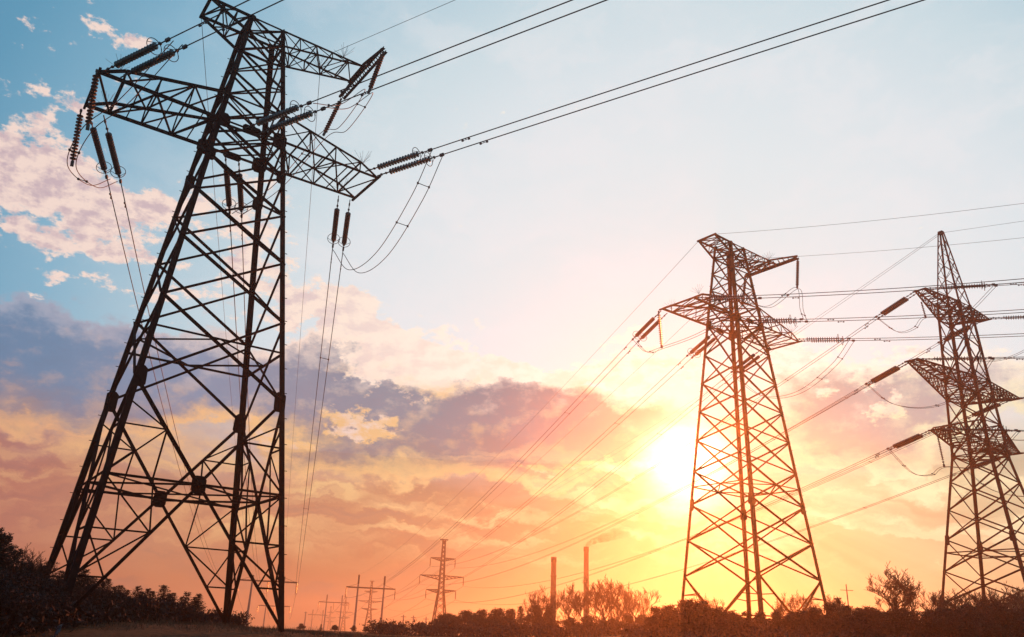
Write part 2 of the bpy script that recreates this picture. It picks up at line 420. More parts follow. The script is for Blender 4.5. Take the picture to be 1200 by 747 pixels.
_str_cache = {}
def insulator(label, group, a, b, link=0.8, ring=True, glass=True, n=18, r=0.135, hw=0.65, rings_r=0.40, tiny=False):
    """a string from attachment a to clamp b; returns its Empty"""
    a = Vector(a); b = Vector(b); L = (b - a).length; body = L - link - hw
    key = (round(L, 2), link, ring, glass, n, r, hw, rings_r, tiny)
    e = empty('insulator_string', a)
    e.rotation_mode = 'QUATERNION'; e.rotation_quaternion = (b - a).to_track_quat('X', 'Z')
    tag(e, label, 'insulator', group)
    if key not in _str_cache:
        d = MB(); d.lathe([(p, q + link) for p, q in disc_prof(n, body, r)], 6 if tiny else 10)
        k = MB(); k.bar((0, 0, 0), (link, 0, 0), 0.05, 0.05)
        if not tiny:
            k.box((link*0.35, 0, 0), (0.06, 0.045, 0.06)); k.box((link*0.75, 0, 0), (0.05, 0.06, 0.04))
        h = MB(); h.bar((link+body, 0, 0), (L, 0, 0), 0.045, 0.045)
        if not tiny:
            h.box((L-0.12, 0, 0), (0.13, 0.06, 0.075)); h.box((link+body+hw*0.3, 0, 0), (0.05, 0.07, 0.05))
        g = None
        if ring:
            g = MB(); x0 = link + body - 0.12
            g.tube([(x0, rings_r*cos(2*pi*i/20), rings_r*sin(2*pi*i/20)) for i in range(21)], 0.02, 5)
            for q in (0, pi): g.bar((x0, rings_r*cos(q), rings_r*sin(q)), (link+body+hw*0.3, 0.03*cos(q), 0), 0.02)
        _str_cache[key] = (d.mesh('disc_stack', GLASS if glass else BROWN, True), k.mesh('link', FIT), h.mesh('clamp', FIT), g.mesh('corona_ring', FIT) if g else None)
    for nm, me in zip(('disc_stack', 'link', 'clamp', 'corona_ring'), _str_cache[key]):
        if me is not None:
            o = bpy.data.objects.new(nm, me); COL.objects.link(o); o.parent = e
    return e

# ------------------------------------------------------------------ conductors
def sag_line(a, b, sag, n=48):
    a = Vector(a); b = Vector(b); out = []
    for i in range(n + 1):
        t = i / n; p = a.lerp(b, t); p.z -= 4 * sag * t * (1 - t); out.append(p)
    return out

def wire(name, pts, r, label, cat='power cable', group=None, origin=None):
    """single wire"""
    m = MB(); o0 = Vector(pts[0]); m.tube([Vector(p) - o0 for p in pts], r, 5)
    o = m.build(name, WIRE, None, True); o.location = o0
    return tag(o, label, cat, group)

def twin(name, pa, pb, r, label, cat, group=None, spacers=(), damp=(), name_part='wire'):
    """two parallel sub-conductors with spacers and dampers"""
    o0 = Vector(pa[0]); e = empty(name, o0); tag(e, label, cat, group)
    for p in (pa, pb):
        m = MB(); m.tube([Vector(q) - o0 for q in p], r, 5); m.build(name_part, WIRE, e, True)
    for s in spacers:
        i = int(s); m = MB(); m.bar(Vector(pa[i]) - o0, Vector(pb[i]) - o0, max(0.03, r*1.3))
        for p in (pa, pb): m.box(Vector(p[i]) - o0, (0.05, 0.05, 0.05))
        m.build('spacer', FIT, e)
    for (s, p) in damp:
        P = pa if p == 0 else pb
        q = Vector(P[0]).lerp(Vector(P[1]), 0) ; d = (Vector(P[1]) - Vector(P[0])).normalized()
        c = Vector(P[0]) + d * s - o0
        m = MB(); dn = Vector((0, 0, -1)) * 0.1
        m.bar(c, c + dn, 0.04); m.bar(c + dn - d*0.22, c + dn + d*0.22, 0.02)
        m.bar(c + dn - d*0.26, c + dn - d*0.14, 0.075); m.bar(c + dn + d*0.14, c + dn + d*0.26, 0.075)
        m.build('vibration_damper', FIT, e)
    return e

def curve3(pts, n=14):
    """Catmull-Rom through points"""
    P = [Vector(p) for p in pts]; P = [P[0]*2 - P[1]] + P + [P[-1]*2 - P[-2]]; out = []
    for k in range(1, len(P) - 2):
        for i in range(n):
            t = i / n; a, b, c, d = P[k-1], P[k], P[k+1], P[k+2]
            out.append(0.5 * ((2*b) + (c - a)*t + (2*a - 5*b + 4*c - d)*t*t + (-a + 3*b - 3*c + d)*t**3))
    out.append(P[-2]); return out

# ------------------------------------------------------------------ anchor pylon (single circuit, two levels of arms)
HT = 32.0
A = dict(wx0=4.36, wy0=3.71, z4=24.4, wx4=1.77, wy4=1.60, z5=26.1, z6=30.91, wx7=0.97, wy7=0.87, z1=9.76,
         LL=7.56, LR=7.53, LLw=1.68, LRw=1.50, UL=3.23, UR=6.03, ULw=0.9, URw=0.92, barx=6.39, barw=2.95, zbar=32.08)
def AW(z):
    if z <= A['z4']:
        t = z / A['z4']; return A['wx0'] + (A['wx4']-A['wx0'])*t, A['wy0'] + (A['wy4']-A['wy0'])*t
    t = (z - A['z4']) / (HT - A['z4']); return A['wx4'] + (A['wx7']-A['wx4'])*t, A['wy4'] + (A['wy7']-A['wy4'])*t
CORN = [(-1, -1), (1, -1), (1, 1), (-1, 1)]           # near-left, near-right, far-right, far-left
FACES = [(0, 1), (1, 2), (2, 3), (3, 0)]
def AC(c, z):
    wx, wy = AW(z); return Vector((CORN[c][0]*wx, CORN[c][1]*wy, z))
def fnorm(i, j): return Vector(((CORN[i][0]+CORN[j][0])/2, (CORN[i][1]+CORN[j][1])/2, 0.12)).normalized()

def xcross(a0, b0, a1, b1):
    """crossing of a0->b1 and b0->a1 in a trapezoid face"""
    w0 = (b0 - a0).length; w1 = (b1 - a1).length; t = w0 / (w0 + w1)
    return a0.lerp(b1, t)

def spikes(root, c, n=11, r=0.95):
    m = MB(); rnd = random.Random(int(abs(c[0]*100)) + 3)
    for i in range(n):
        a = 2*pi*i/n + rnd.uniform(-.2, .2); el = rnd.uniform(.35, 1.3)
        d = Vector((cos(a)*cos(el), sin(a)*cos(el), sin(el)))
        m.prism(Vector(c), Vector(c) + d*r*rnd.uniform(.7, 1), [(-.005, -.005), (.005, -.005), (.005, .005), (-.005, .005)])
    return m.build('bird_spikes', FIT, root)

def leg_profile(w):
    t = w*0.13
    return [(0, 0), (w, 0), (w, t), (t, t), (t, w), (0, w)]

def make_leg(root, c, pts, w, m):
    b = MB()
    sx, sy = CORN[c]
    for a, q in zip(pts[:-1], pts[1:]):
        t = w*0.13
        # angle section with its heel at the corner, flanges running along the two faces
        pr = [(0, 0), (w, 0), (w, t), (t, t), (t, w), (0, w)]
        i0 = len(b.v)
        for p in (a, q):
            for (u, v) in pr: b.v.append(Vector((p.x - sx*(u - w*0.25), p.y - sy*(v - w*0.25), p.z)))
        for i in range(6):
            j = (i+1) % 6; b.f.append((i0+i, i0+j, i0+6+j, i0+6+i))
        b.f.append(tuple(i0+5-i for i in range(6))); b.f.append(tuple(i0+6+i for i in range(6)))
    return b.build('leg', m, root)

def arm_box(root, side, z0, z1, xb0, xb1, xt, yb, yt, zt_lo, zt_hi, bays, cw, ww, m, tip=1.0):
    """box-truss crossarm: bottom chords at z0 (body) -> zt_lo (tip), top chords z1 -> zt_hi, last bay pinches to the tip"""
    s = side
    N = bays
    xk = [xb0 + (xt - tip - xb0) * k / (N - 1) for k in range(N)]
    def f(x): return (x - xb0) / (xt - xb0)
    bot = []; top = []
    for sy in (-1, 1):
        B = [Vector((s*x, sy*(yb + (yt-yb)*f(x)), z0 + (zt_lo - z0)*f(x))) for x in xk]
        B.append(Vector((s*xt, sy*yt, zt_lo)))
        ft = lambda x: (x - xb0) / (xt - tip - xb0)
        Tn = [Vector((s*(xb1 + (x - xb0) * (xt - tip - xb1) / (xt - tip - xb0)), sy*(yb*0.97 + (yt-yb*0.97)*f(x)), z1 + (zt_hi - z1)*ft(x))) for x in xk]
        bot.append(B); top.append(Tn)
    ch = MB()
    for i in (0, 1):
        for k in range(N): ch.angle(bot[i][k], bot[i][k+1], cw)
        for k in range(N-1): ch.angle(top[i][k], top[i][k+1], cw*0.9)
        ch.angle(top[i][-1], bot[i][-1], cw*0.9)
    # end beam across the tip, a little wider than the arm
    ch.bar(bot[0][-1] + Vector((0, -0.35, 0)), bot[1][-1] + Vector((0, 0.35, 0)), cw*.8, cw*.8)
    o = ch.build('crossarm', m, root)
    lt = MB()
    for k in range(N):
        lt.angle(bot[0][k], bot[1][k], ww)
        lt.angle(bot[1][k] if k % 2 else bot[0][k], bot[0][k+1] if k % 2 else bot[1][k+1], ww*1.2)
        if k < N-1:
            lt.angle(top[0][k+1], top[1][k+1], ww)
            lt.angle(top[0][k] if k % 2 else top[1][k], top[1][k+1] if k % 2 else top[0][k+1], ww)
        for i in (0, 1):
            if k < N-1:
                lt.angle(bot[i][k], top[i][k], ww)
                lt.angle(top[i][k], bot[i][k+1], ww)
            else:
                lt.angle(bot[i][k], top[i][k], ww)
    # sub-bracing in the bottom panel
    for k in range(N-1):
        mid0 = bot[0][k].lerp(bot[0][k+1], .5); mid1 = bot[1][k].lerp(bot[1][k+1], .5)
        lt.angle(mid0, mid1, ww*0.7)
    lt.build('lattice', m, o)
    return o, bot, top

def anchor_pylon(loc, yaw, label, style, m, zf):
    root = empty('lattice_pylon', loc, yaw)
    tag(root, label, 'pylon')
    z4, z5, z6 = A['z4'], A['z5'], A['z6']
    near = style == 'big'
    lowz = [z4, 22.1, 19.85, 17.1, 13.85, A['z1']] if near else [z4, 21.6, 19.0, 16.5, 14.0, 11.4, 8.65, 5.8, 3.05]
    upz = [z4, z5, 27.75, 29.35, z6, HT]
    LW = 0.26; BW = 0.125; SW = 0.07
    for c in range(4):
        zz = [zf[c], z4, HT]
        leg = make_leg(root, c, [AC(c, z) for z in zz], LW, m)
        ft = MB(); p = AC(c, zf[c]) - Vector((0, 0, .5)); ft.prism(p - Vector((0, 0, .9)), p + Vector((0, 0, .02)), [(-.45, -.45), (.45, -.45), (.45, .45), (-.45, .45)], (1, 0, 0), [(-.3, -.3), (.3, -.3), (.3, .3), (-.3, .3)])
        ft.prism(p, p + Vector((0, 0, .3)), [(-.3, -.3), (.3, -.3), (.3, .3), (-.3, .3)], (1, 0, 0), [(-.2, -.2), (.2, -.2), (.2, .2), (-.2, .2)])
        ft.build('footing', CONC, leg)
        if c == 1 or c == 3:
            sb = MB()
            for k in range(46):
                q = AC(c, 2.2 + k*0.62); dx = Vector((CORN[c][0], 0, 0)) if k % 2 else Vector((0, CORN[c][1], 0))
                sb.bar(q, q + dx*0.2, 0.028)
            sb.build('step_bolt_row', m, leg)
    def brace(a, b, w, nrm):
        q = MB(); q.angle(a, b, w, nrm); return q.build('brace', m, root)
    def member(a, b, w, nrm=None):
        q = MB(); q.angle(a, b, w, nrm or (0, 0, 1)); return q.build('cross_member', m, root)
    def gusset(c, nrm, w, h):
        q = MB(); q.plate(c, nrm, (0, 0, 1), w, h, 0.03); return q.build('gusset_plate', m, root)
    for fi, (i, j) in enumerate(FACES):
        n = fnorm(i, j); off = n * 0.05
        for za, zb in list(zip(lowz[:-1], lowz[1:])) + list(zip(upz[1:], upz[:-1])):
            w = BW if za <= z4 else 0.10
            brace(AC(i, za) + off, AC(j, zb) + off, w, n)
            brace(AC(j, za) - off, AC(i, zb) - off, w, n)
        if near:
            z1 = A['z1']; zi, zj = zf[i], zf[j]
            a1, b1, a0, b0 = AC(i, z1), AC(j, z1), AC(i, zi), AC(j, zj)
            x = xcross(a0, b0, a1, b1); zc = x.z
            for p in (a1, b1, a0, b0): brace(p, x, 0.14, n)
            la, lb = AC(i, zc), AC(j, zc)
            member(la, x, 0.11); member(x, lb, 0.11)
            gusset(x, n, 0.62, 0.8)
            for (top_, foot, legc) in ((a1, a0, i), (b1, b0, j)):
                red = MB()
                # redundant bracing between leg, diagonal and horizontal
                mu = top_.lerp(x, .5)
                L1, L2 = AC(legc, (z1 + zc)/2), AC(legc, zc)
                red.angle(mu, AC(legc, mu.z), SW, n); red.angle(mu, AC(legc, zc + (mu.z-zc)*.02), SW, n)
                mh = L2.lerp(x, .5); red.angle(mu, mh, SW, n); red.angle(mu, AC(legc, mu.z + 1.1), SW, n)
                md = foot.lerp(x, .62); mf = foot.lerp(x, .30)
                red.angle(md, AC(legc, md.z), SW, n); red.angle(mf, AC(legc, mf.z), SW, n)
                red.angle(md, mh, SW, n); red.angle(md, L2, SW, n)
                red.angle(md, AC(legc, mf.z), SW, n); red.angle(mf, AC(legc, md.z), SW, n)
                red.build('redundant_bracing', m, root)
            # ring at the crossing of the last X panel
            zr = 12.25; member(AC(i, zr), AC(j, zr), 0.10)
            for zz, w, h in ((A['z1'], .55, 1.0), (22.1, .5, .8), (z4, .75, .9)):
                for c, o in ((i, j), (j, i)):
                    p = AC(c, zz); d = (AC(o, zz) - p).normalized(); gusset(p + d*w*0.30 + n*0.03, n, w, h)
        else:
            # K-bracing down to a bottom tie
            p3i, p3j = AC(i, 3.05), AC(j, 3.05); g = 0.15
            mb = AC(i, g).lerp(AC(j, g), .5)
            brace(p3i, AC(i, g).lerp(mb, .92), 0.12, n); brace(p3j, AC(j, g).lerp(mb, .92), 0.12, n)
            member(AC(i, g), AC(j, g), 0.10)
            member(AC(i, 1.6), p3i.lerp(mb, .45), SW); member(AC(j, 1.6), p3j.lerp(mb, .45), SW)
            for zz in (10.1,):
                member(AC(i, zz), AC(j, zz), 0.09)
            for zz, w, h in ((8.65, .42, .95), (z4, .6, .8)):
                for c, o in ((i, j), (j, i)):
                    p = AC(c, zz); d = (AC(o, zz) - p).normalized(); gusset(p + d*w*0.30 + n*0.03, n, w, h)
        for zz in (z4, z5, z6, HT): member(AC(i, zz), AC(j, zz), 0.11)
        # secondary ties in upper panels
        for za, zb in zip(upz[1:-1], upz[2:]):
            pass
        for c, o in ((i, j), (j, i)):
            for zz in (z6, HT):
                p = AC(c, zz); d = (AC(o, zz) - p).normalized()
                if c == i: gusset(p + d*0.12 + n*0.03, n, .34, .34)
    # plan bracing
    def plan(z, w=0.08, diamond=False):
        pb = MB()
        P = [AC(c, z) for c in range(4)]
        if diamond:
            M = [P[k].lerp(P[(k+1) % 4], .5) for k in range(4)]
            for k in range(4): pb.angle(M[k], M[(k+1) % 4], w)
        else:
            pb.angle(P[0], P[2], w); pb.angle(P[1] - Vector((0, 0, .06)), P[3] - Vector((0, 0, .06)), w)
        pb.build('plan_bracing', m, root)
    if near:
        zc = xcross(AC(0, zf[0]), AC(1, zf[1]), AC(0, A['z1']), AC(1, A['z1'])).z
        plan(zc, 0.09, True); plan(zc, 0.07)
        plan(12.25, 0.08, True)
    else:
        plan(10.1, 0.08, True); plan(0.15, 0.08)
    for zz in (z4, z5, z6, HT): plan(zz)
    # middle-phase attachment beams
    wx, wy = AW(z4)
    for sy in (-1, 1):
        pb = MB(); pb.plate(Vector((0, sy*(wy + .02), z4)), (0, 1, 0), (0, 0, 1), 1.0, .45)
        pb.angle(Vector((0, sy*wy, z4)), Vector((-wx, 0, z4)), .1); pb.angle(Vector((0, sy*wy, z4)), Vector((wx, 0, z4)), .1)
        pb.build('attachment_beam', m, root)
    # arms
    wx, wy = AW(z4); wx5, _ = AW(z5)
    arm_box(root, -1, z4, z5, wx, wx5, A['LL'], wy, A['LLw'], z4, z4 + .62, 4, .15, .075, m, 1.15)
    arm_box(root, 1, z4, z5, wx, wx5, A['LR'], wy, A['LRw'], z4, z4 + .62, 4, .15, .075, m, 1.15)
    wx6, wy6 = AW(z6); wx7, wy7 = A['wx7'], A['wy7']
    for s, xt, yt, N in ((-1, A['UL'], A['ULw'], 3), (1, A['UR'], A['URw'], 5)):
        ch = MB(); lt = MB(); Bq = []; Tq = []
        for sy in (-1, 1):
            b0 = Vector((s*wx6, sy*wy6, z6)); t0 = Vector((s*wx7, sy*wy7, HT)); e = Vector((s*xt, sy*yt, HT))
            ch.angle(b0, e, .13); ch.angle(t0, e, .13)
            Bq.append([b0.lerp(e, k/N) for k in range(N+1)]); Tq.append([t0.lerp(e, k/N) for k in range(N+1)])
        ch.bar(Bq[0][-1] + Vector((0, -.15, 0)), Bq[1][-1] + Vector((0, .15, 0)), .13, .16)
        o = ch.build('crossarm', m, root)
        for k in range(N):
            for q in (Bq, Tq):
                lt.angle(q[0][k], q[1][k+1] if k % 2 else q[1][k+1], .065) if k % 2 == 0 else lt.angle(q[1][k], q[0][k+1], .065)
                if k: lt.angle(q[0][k], q[1][k], .06)
            for i in (0, 1):
                if 0 < k < N: lt.angle(Bq[i][k], Tq[i][k], .06)
                if k < N-1: lt.angle(Tq[i][k], Bq[i][k+1], .06)
        lt.build('lattice', m, o)
        if s > 0:
            bm = MB(); bx, bw, bz = A['barx'], A['barw'], A['zbar']
            for dz, dx in ((0, -.16), (0, .16), (.8, 0)):
                bm.angle((bx+dx, -bw, bz+dz*.25), (bx+dx, 0, bz+dz), .13) ; bm.angle((bx+dx, 0, bz+dz), (bx+dx, bw, bz+dz*.25), .13)
            bm.build('jumper_beam', m, root)
            bl = MB()
            for k in range(-5, 6):
                y = k*bw/5.5; h = .8*(.25 + .75*(1-abs(k)/5.5))
                bl.bar((bx-.16, y, bz), (bx+.16, y + bw/11, bz), .05)
                bl.bar((bx-.16, y, bz), (bx, y + bw/11, bz + h), .045); bl.bar((bx+.16, y, bz), (bx, y + bw/11, bz + h), .045)
            bl.build('lattice', m, root.children[-1])
            for yy in (-.92, .92): 
                gb = MB(); gb.angle((A['UR'], yy, HT), (bx, yy*1.3, bz), .12); gb.build('brace', m, root)
    for s, c in ((-1, (-A['LL']+.9, -1.5, z4+.65)), (-1, (-A['LL']+.9, 1.5, z4+.2)), (1, (A['LR']-1.0, -1.4, z4+.65)), (1, (A['LR']-.9, 1.4, z4+.2)), (1, (A['UR']-1.3, -.9, HT+.05)), (1, (A['UR']-2.1, .9, HT+.05))):
        spikes(root, c)
    root['mat'] = 0; del root['mat']
    def wpt(p):
        c, s_ = cos(yaw), sin(yaw); return Vector((loc[0] + c*p[0] - s_*p[1], loc[1] + s_*p[0] + c*p[1], loc[2] + p[2]))
    return root, wpt

# ------------------------------------------------------------------ double-circuit tension pylon with three arm levels
R3 = dict(w0=4.11, zw=15.75, ww=1.70, wt=1.07, zp=38.64, zt=29.19, zm=21.17, zb=16.75, ztt=30.49, zmm=22.9, zbb=18.68,
          at=6.08, am=9.4, ab=7.2, zat=30.63, zam=22.95, zab=17.08)
def RW(z, p=R3):
    if z < p['zw']: return p['w0'] + (p['ww']-p['w0'])*z/p['zw']
    if z < p['ztt']: return p['ww'] + (p['wt']-p['ww'])*(z-p['zw'])/(p['ztt']-p['zw'])
    return p['wt'] + (.2-p['wt'])*(z-p['ztt'])/(p['zp']-p['ztt'])
def RC(c, z, p=R3): w = RW(z, p); return Vector((CORN[c][0]*w, CORN[c][1]*w, z))

def arm_point(root, s, z0, z1, xt, zt, wfun, N, cw, ww, m, ty=.4):
    ch = MB(); lt = MB(); w0, w1 = wfun(z0), wfun(z1); B = []; Tt = []
    for sy in (-1, 1):
        b0 = Vector((s*w0, sy*w0, z0)); t0 = Vector((s*w1, sy*w1, z1)); e = Vector((s*xt, sy*ty, zt))
        e2 = e + Vector((-s*.5, 0, .30 if z1 > zt + .5 else .12))
        ch.angle(b0, e, cw); ch.angle(t0, e2, cw); ch.angle(e2, e, cw)
        B.append([b0.lerp(e, k/N) for k in range(N+1)]); Tt.append([t0.lerp(e2, k/N) for k in range(N+1)])
    ch.bar(B[0][-1] + Vector((0, -.25, 0)), B[1][-1] + Vector((0, .25, 0)), cw, cw*1.2)
    o = ch.build('crossarm', m, root)
    for k in range(N):
        for q in (B, Tt):
            lt.angle(q[k % 2][k], q[1 - k % 2][k+1], ww)
            if k: lt.angle(q[0][k], q[1][k], ww)
        for i in (0, 1):
            if k: lt.angle(B[i][k], Tt[i][k], ww)
            lt.angle(B[i][k], Tt[i][k+1], ww)
            if k < N-2: lt.angle(Tt[i][k], B[i][k+1], ww*.8)
    lt.build('lattice', m, o)

def double_pylon(loc, yaw, label, m):
    root = empty('lattice_pylon', loc, yaw); tag(root, label, 'pylon')
    p = R3
    lowz = [0, 2.9, 5.6, 8.3, 10.9, 13.4, p['zw']]; upz = [p['zw'], p['zbb'], p['zm'], p['zmm'], 26.2, p['zt'], p['ztt']]
    for c in range(4):
        leg = make_leg(root, c, [RC(c, -.3), RC(c, p['zw']), RC(c, p['ztt'])], .24, m); pl = make_leg(root, c, [RC(c, p['ztt']), RC(c, p['zp'])], .13, m)
        ft = MB(); q = RC(c, -.3); ft.box(q + Vector((0, 0, -.5)), (.45, .45, .6)); ft.build('footing', CONC, leg)
    for (i, j) in FACES:
        n = fnorm(i, j); off = n*.05
        for za, zb in list(zip(lowz[:-1], lowz[1:])) + list(zip(upz[:-1], upz[1:])):
            w = .12 if za < p['zw'] else .11
            for a, b, o in ((i, j, off), (j, i, -off)):
                if za == 0:      # bottom panel: V legs only
                    q = MB(); q.angle(RC(a, zb) + o, RC(a, 0).lerp(RC(b, 0), .42), w, n); q.build('brace', m, root); continue
                q = MB(); q.angle(RC(a, za) + o, RC(b, zb) + o, w, n); q.build('brace', m, root)
        for zz in (0.05, p['zw'], p['zb'], p['zbb'], p['zm'], p['zmm'], p['zt'], p['ztt'], 7.2):
            q = MB(); q.angle(RC(i, zz), RC(j, zz), .10); q.build('cross_member', m, root)
        for zz, w, h in ((8.3, .38, .9), (p['zw'], .45, .7), (p['zb'], .4, .6), (p['zbb'], .4, .5), (p['zm'], .5, .7), (p['zmm'], .45, .6), (p['zt'], .4, .6), (p['ztt'], .4, .5), (26.2, .35, .55)):
            for c, o in ((i, j), (j, i)):
                a = RC(c, zz); d = (RC(o, zz) - a).normalized()
                q = MB(); q.plate(a + d*w*.3 + n*.03, n, (0, 0, 1), w, h, .03); q.build('gusset_plate', m, root)
    pk = MB(); zs = [p['ztt'] + (p['zp'] - p['ztt'])*t for t in (0, .22, .42, .6, .76, .9)]
    for (i, j) in FACES:
        for k in range(5):
            a, b = (i, j) if k % 2 else (j, i)
            pk.angle(RC(a, zs[k]), RC(b, zs[k+1]), .055); pk.angle(RC(b, zs[k]), RC(b if False else a, zs[k+1]), .045) if k < 3 else None
    pk.box((0, 0, p['zp']), (.22, .22, .14)); pk.build('peak_lattice', m, root)
    for zz in (7.2, p['zw'], p['zb'], p['zm'], p['zmm'], p['zt'], p['ztt']):
        pb = MB(); P = [RC(c, zz) for c in range(4)]; M = [P[k].lerp(P[(k+1) % 4], .5) for k in range(4)]
        for k in range(4): pb.angle(M[k], M[(k+1) % 4], .075)
        if zz > 10: pb.angle(P[0], P[2], .08); pb.angle(P[1], P[3], .08)
        pb.build('plan_bracing', m, root)
    for s in (-1, 1):
        arm_point(root, s, p['zt'], p['ztt'], p['at'], p['zat'], RW, 6, .12, .065, m)
        arm_point(root, s, p['zm'], p['zmm'], p['am'], p['zam'], RW, 9, .13, .065, m)
        arm_point(root, s, p['zb'], p['zbb'], p['ab'], p['zab'], RW, 7, .12, .065, m)
    def wpt(q):
        c, s_ = cos(yaw), sin(yaw); return Vector((loc[0] + c*q[0] - s_*q[1], loc[1] + s_*q[0] + c*q[1], loc[2] + q[2]))
    return root, wpt

# ------------------------------------------------------------------ build the three big pylons
LOC1, YAW1 = (-15.153, 38.206, 1.845), 0.61812
LOC2, YAW2 = (19.690, 66.899, 3.454), 0.66067
LOC3, YAW3 = (43.169, 73.097, 2.600), 0.602
def feet(loc, yaw):
    out = []
    for c in range(4):
        x, y = CORN[c][0]*A['wx0'], CORN[c][1]*A['wy0']
        gx = loc[0] + cos(yaw)*x - sin(yaw)*y; gy = loc[1] + sin(yaw)*x + cos(yaw)*y
        out.append(ground(gx, gy) + .1 - loc[2])
    return out
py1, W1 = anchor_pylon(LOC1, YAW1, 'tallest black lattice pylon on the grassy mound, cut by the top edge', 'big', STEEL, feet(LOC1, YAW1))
py2, W2 = anchor_pylon(LOC2, YAW2, 'orange lit lattice pylon standing right in front of the setting sun', 'panels', STEEL_FLARE_ORANGE, feet(LOC2, YAW2))
py3, W3 = double_pylon(LOC3, YAW3, 'dark red lattice pylon with a pointed peak and three pairs of arms', STEEL_FLARE_RED)

# ------------------------------------------------------------------ far pylons
def far_suspension(loc, yaw, label, group, s=1.0, detail=True):
    root = empty('lattice_pylon', loc, yaw); tag(root, label, 'pylon', group)
    H = 32.2*s; zs = [0, 3.2, 6.2, 8.8, 11.2, 13.3, 15.2, 17.0, 18.5, 20.2, 21.9, 23.5, 25.1, 26.8, 28.4, 30, 32.2]
    zs = [z*s for z in zs]
    def w(z): z /= s; return 2.45 + (1.0-2.45)*min(z, 13.3)/13.3 if z < 13.3 else 1.0 + (.45-1.0)*(z-13.3)/18.9
    def C(c, z): return Vector((CORN[c][0]*w(z), CORN[c][1]*w(z), z))
    k = 1.8
    for c in range(4):
        b = MB(); b.bar(C(c, -.5), C(c, 13.3*s), .2*k); b.bar(C(c, 13.3*s), C(c, H), .17*k); b.build('leg', STEEL, root)
    lt = MB()
    for (i, j) in FACES:
        for a, b in zip(zs[:-1], zs[1:]):
            lt.bar(C(i, a), C(j, b), .09*k); lt.bar(C(j, a), C(i, b), .09*k)
    lt.build('lattice', STEEL, root)
    tips = []
    for z, x, d in ((25.0*s, 4.9*s, .9), (18.4*s, 8.6*s, 1.3), (13.2*s, 5.8*s, 1.0)):
        for sd in (-1, 1):
            b = MB(); e = Vector((sd*x, 0, z+.15*s))
            for sy in (-1, 1):
                p0 = Vector((sd*w(z-d*s), sy*w(z-d*s), z-d*s)); p1 = Vector((sd*w(z+.3*s), sy*w(z+.3*s), z+.3*s))
                b.bar(p0, e, .13*k); b.bar(p1, e, .13*k)
                N = 5
                for q in range(1, N):
                    b.bar(p0.lerp(e, q/N), p1.lerp(e, (q-1)/N), .08*k); b.bar(p0.lerp(e, q/N), p1.lerp(e, q/N), .07*k)
            b.build('crossarm', STEEL, root); tips.append(e)
    b = MB(); b.bar((-1.6*s, 0, H), (1.6*s, 0, H), .22*k); b.bar((-1.6*s, 0, H), (0, 0, H-1.2*s), .1); b.bar((1.6*s, 0, H), (0, 0, H-1.2*s), .1); b.build('crossarm', STEEL, root)
    tips += [Vector((-1.6*s, 0, H)), Vector((1.6*s, 0, H))]
    M = Matrix.Translation(Vector(loc)) @ Matrix.Rotation(yaw, 4, 'Z')
    return root, [M @ t for t in tips]

def far_portal(loc, yaw, label, group, half=10.8, H=18.0, over=5.0, legx=5.6, k=1.35):
    root = empty('portal_pylon', loc, yaw); tag(root, label, 'pylon', group)
    for s in (-1, 1):
        b = MB(); b.tube([(s*legx, 0, -1), (s*legx, 0, H+over)], .36*k, 8, .22*k)
        o = b.build('pole', CONC, root)
        t = MB(); t.bar((s*legx, 0, H+over*.3), (s*legx, 0, H+over), .55*k, .5*k); t.build('ground_wire_bracket', STEEL, o)
    b = MB()
    for dz, dy in ((0, -.25), (0, .25), (.55, 0)): b.bar((-half, dy, H+dz*.3), (half, dy, H+dz*.3), .27*k)
    for q in range(-12, 12):
        b.bar((q*half/12, -.25, H), ((q+1)*half/12, .25, H), .09*k)
    b.bar((-half, 0, H), (-legx, 0, H+1.6), .1); b.bar((half, 0, H), (legx, 0, H+1.6), .1)
    b.build('crossbeam', STEEL, root)
    M = Matrix.Translation(Vector(loc)) @ Matrix.Rotation(yaw, 4, 'Z')
    return root, [M @ Vector((x, 0, H)) for x in (-half, 0, half)] + [M @ Vector((-legx, 0, H+over)), M @ Vector((legx, 0, H+over))]

FYAW = radians(15.5)
fx = []
def gz(x, y): return ground(x, y)
s1, S1t = far_suspension((-23.4, 330, 4.0), FYAW, 'closest of the small far pylons, with three tapered arm levels, rising above the trees', None)
s2, S2t = far_suspension((-94.3, 620, 3.4), FYAW, 'small far pylon standing between the two poles of the biggest portal frame', None, 1.0)
s3, S3t = far_suspension((-162.5, 900, 0.0), FYAW, 'tiny hazy lattice pylon just right of the second portal frame', None, 1.06)
s4, S4t = far_suspension((-232, 1180, -1.0), FYAW, 'faint distant lattice pylon left of the portal poles, hardly above the trees', None, 1.0)
h2a, H2a = far_portal((-55.7, 365, 2.0), FYAW, 'biggest twin-pole portal frame in the far row, in front of a small pylon', None, 10.4, 16.7, 5.2, 5.5)
h2b, H2b = far_portal((-116.2, 600, 1.0), FYAW, 'second twin-pole portal frame left of the biggest one', None, 10.4, 18.4, 5.0, 5.2)
h2c, H2c = far_portal((-190.0, 900, -.6), FYAW, 'smallest twin-pole portal frame at the end of the far row', None, 9.6, 16.2, 5.0, 5.2)
h1a, H1a = far_portal((-86.0, 315, .8), FYAW, 'portal frame seen through the legs of the tall pylon, poles partly hidden', None, 10.4, 16.6, 2.0, 5.6)
h1b, H1b = far_portal((-152.0, 580, 1.5), FYAW, 'small portal frame seen low between the right legs of the tall pylon', None, 10.4, 13.6, 4.0, 5.4)

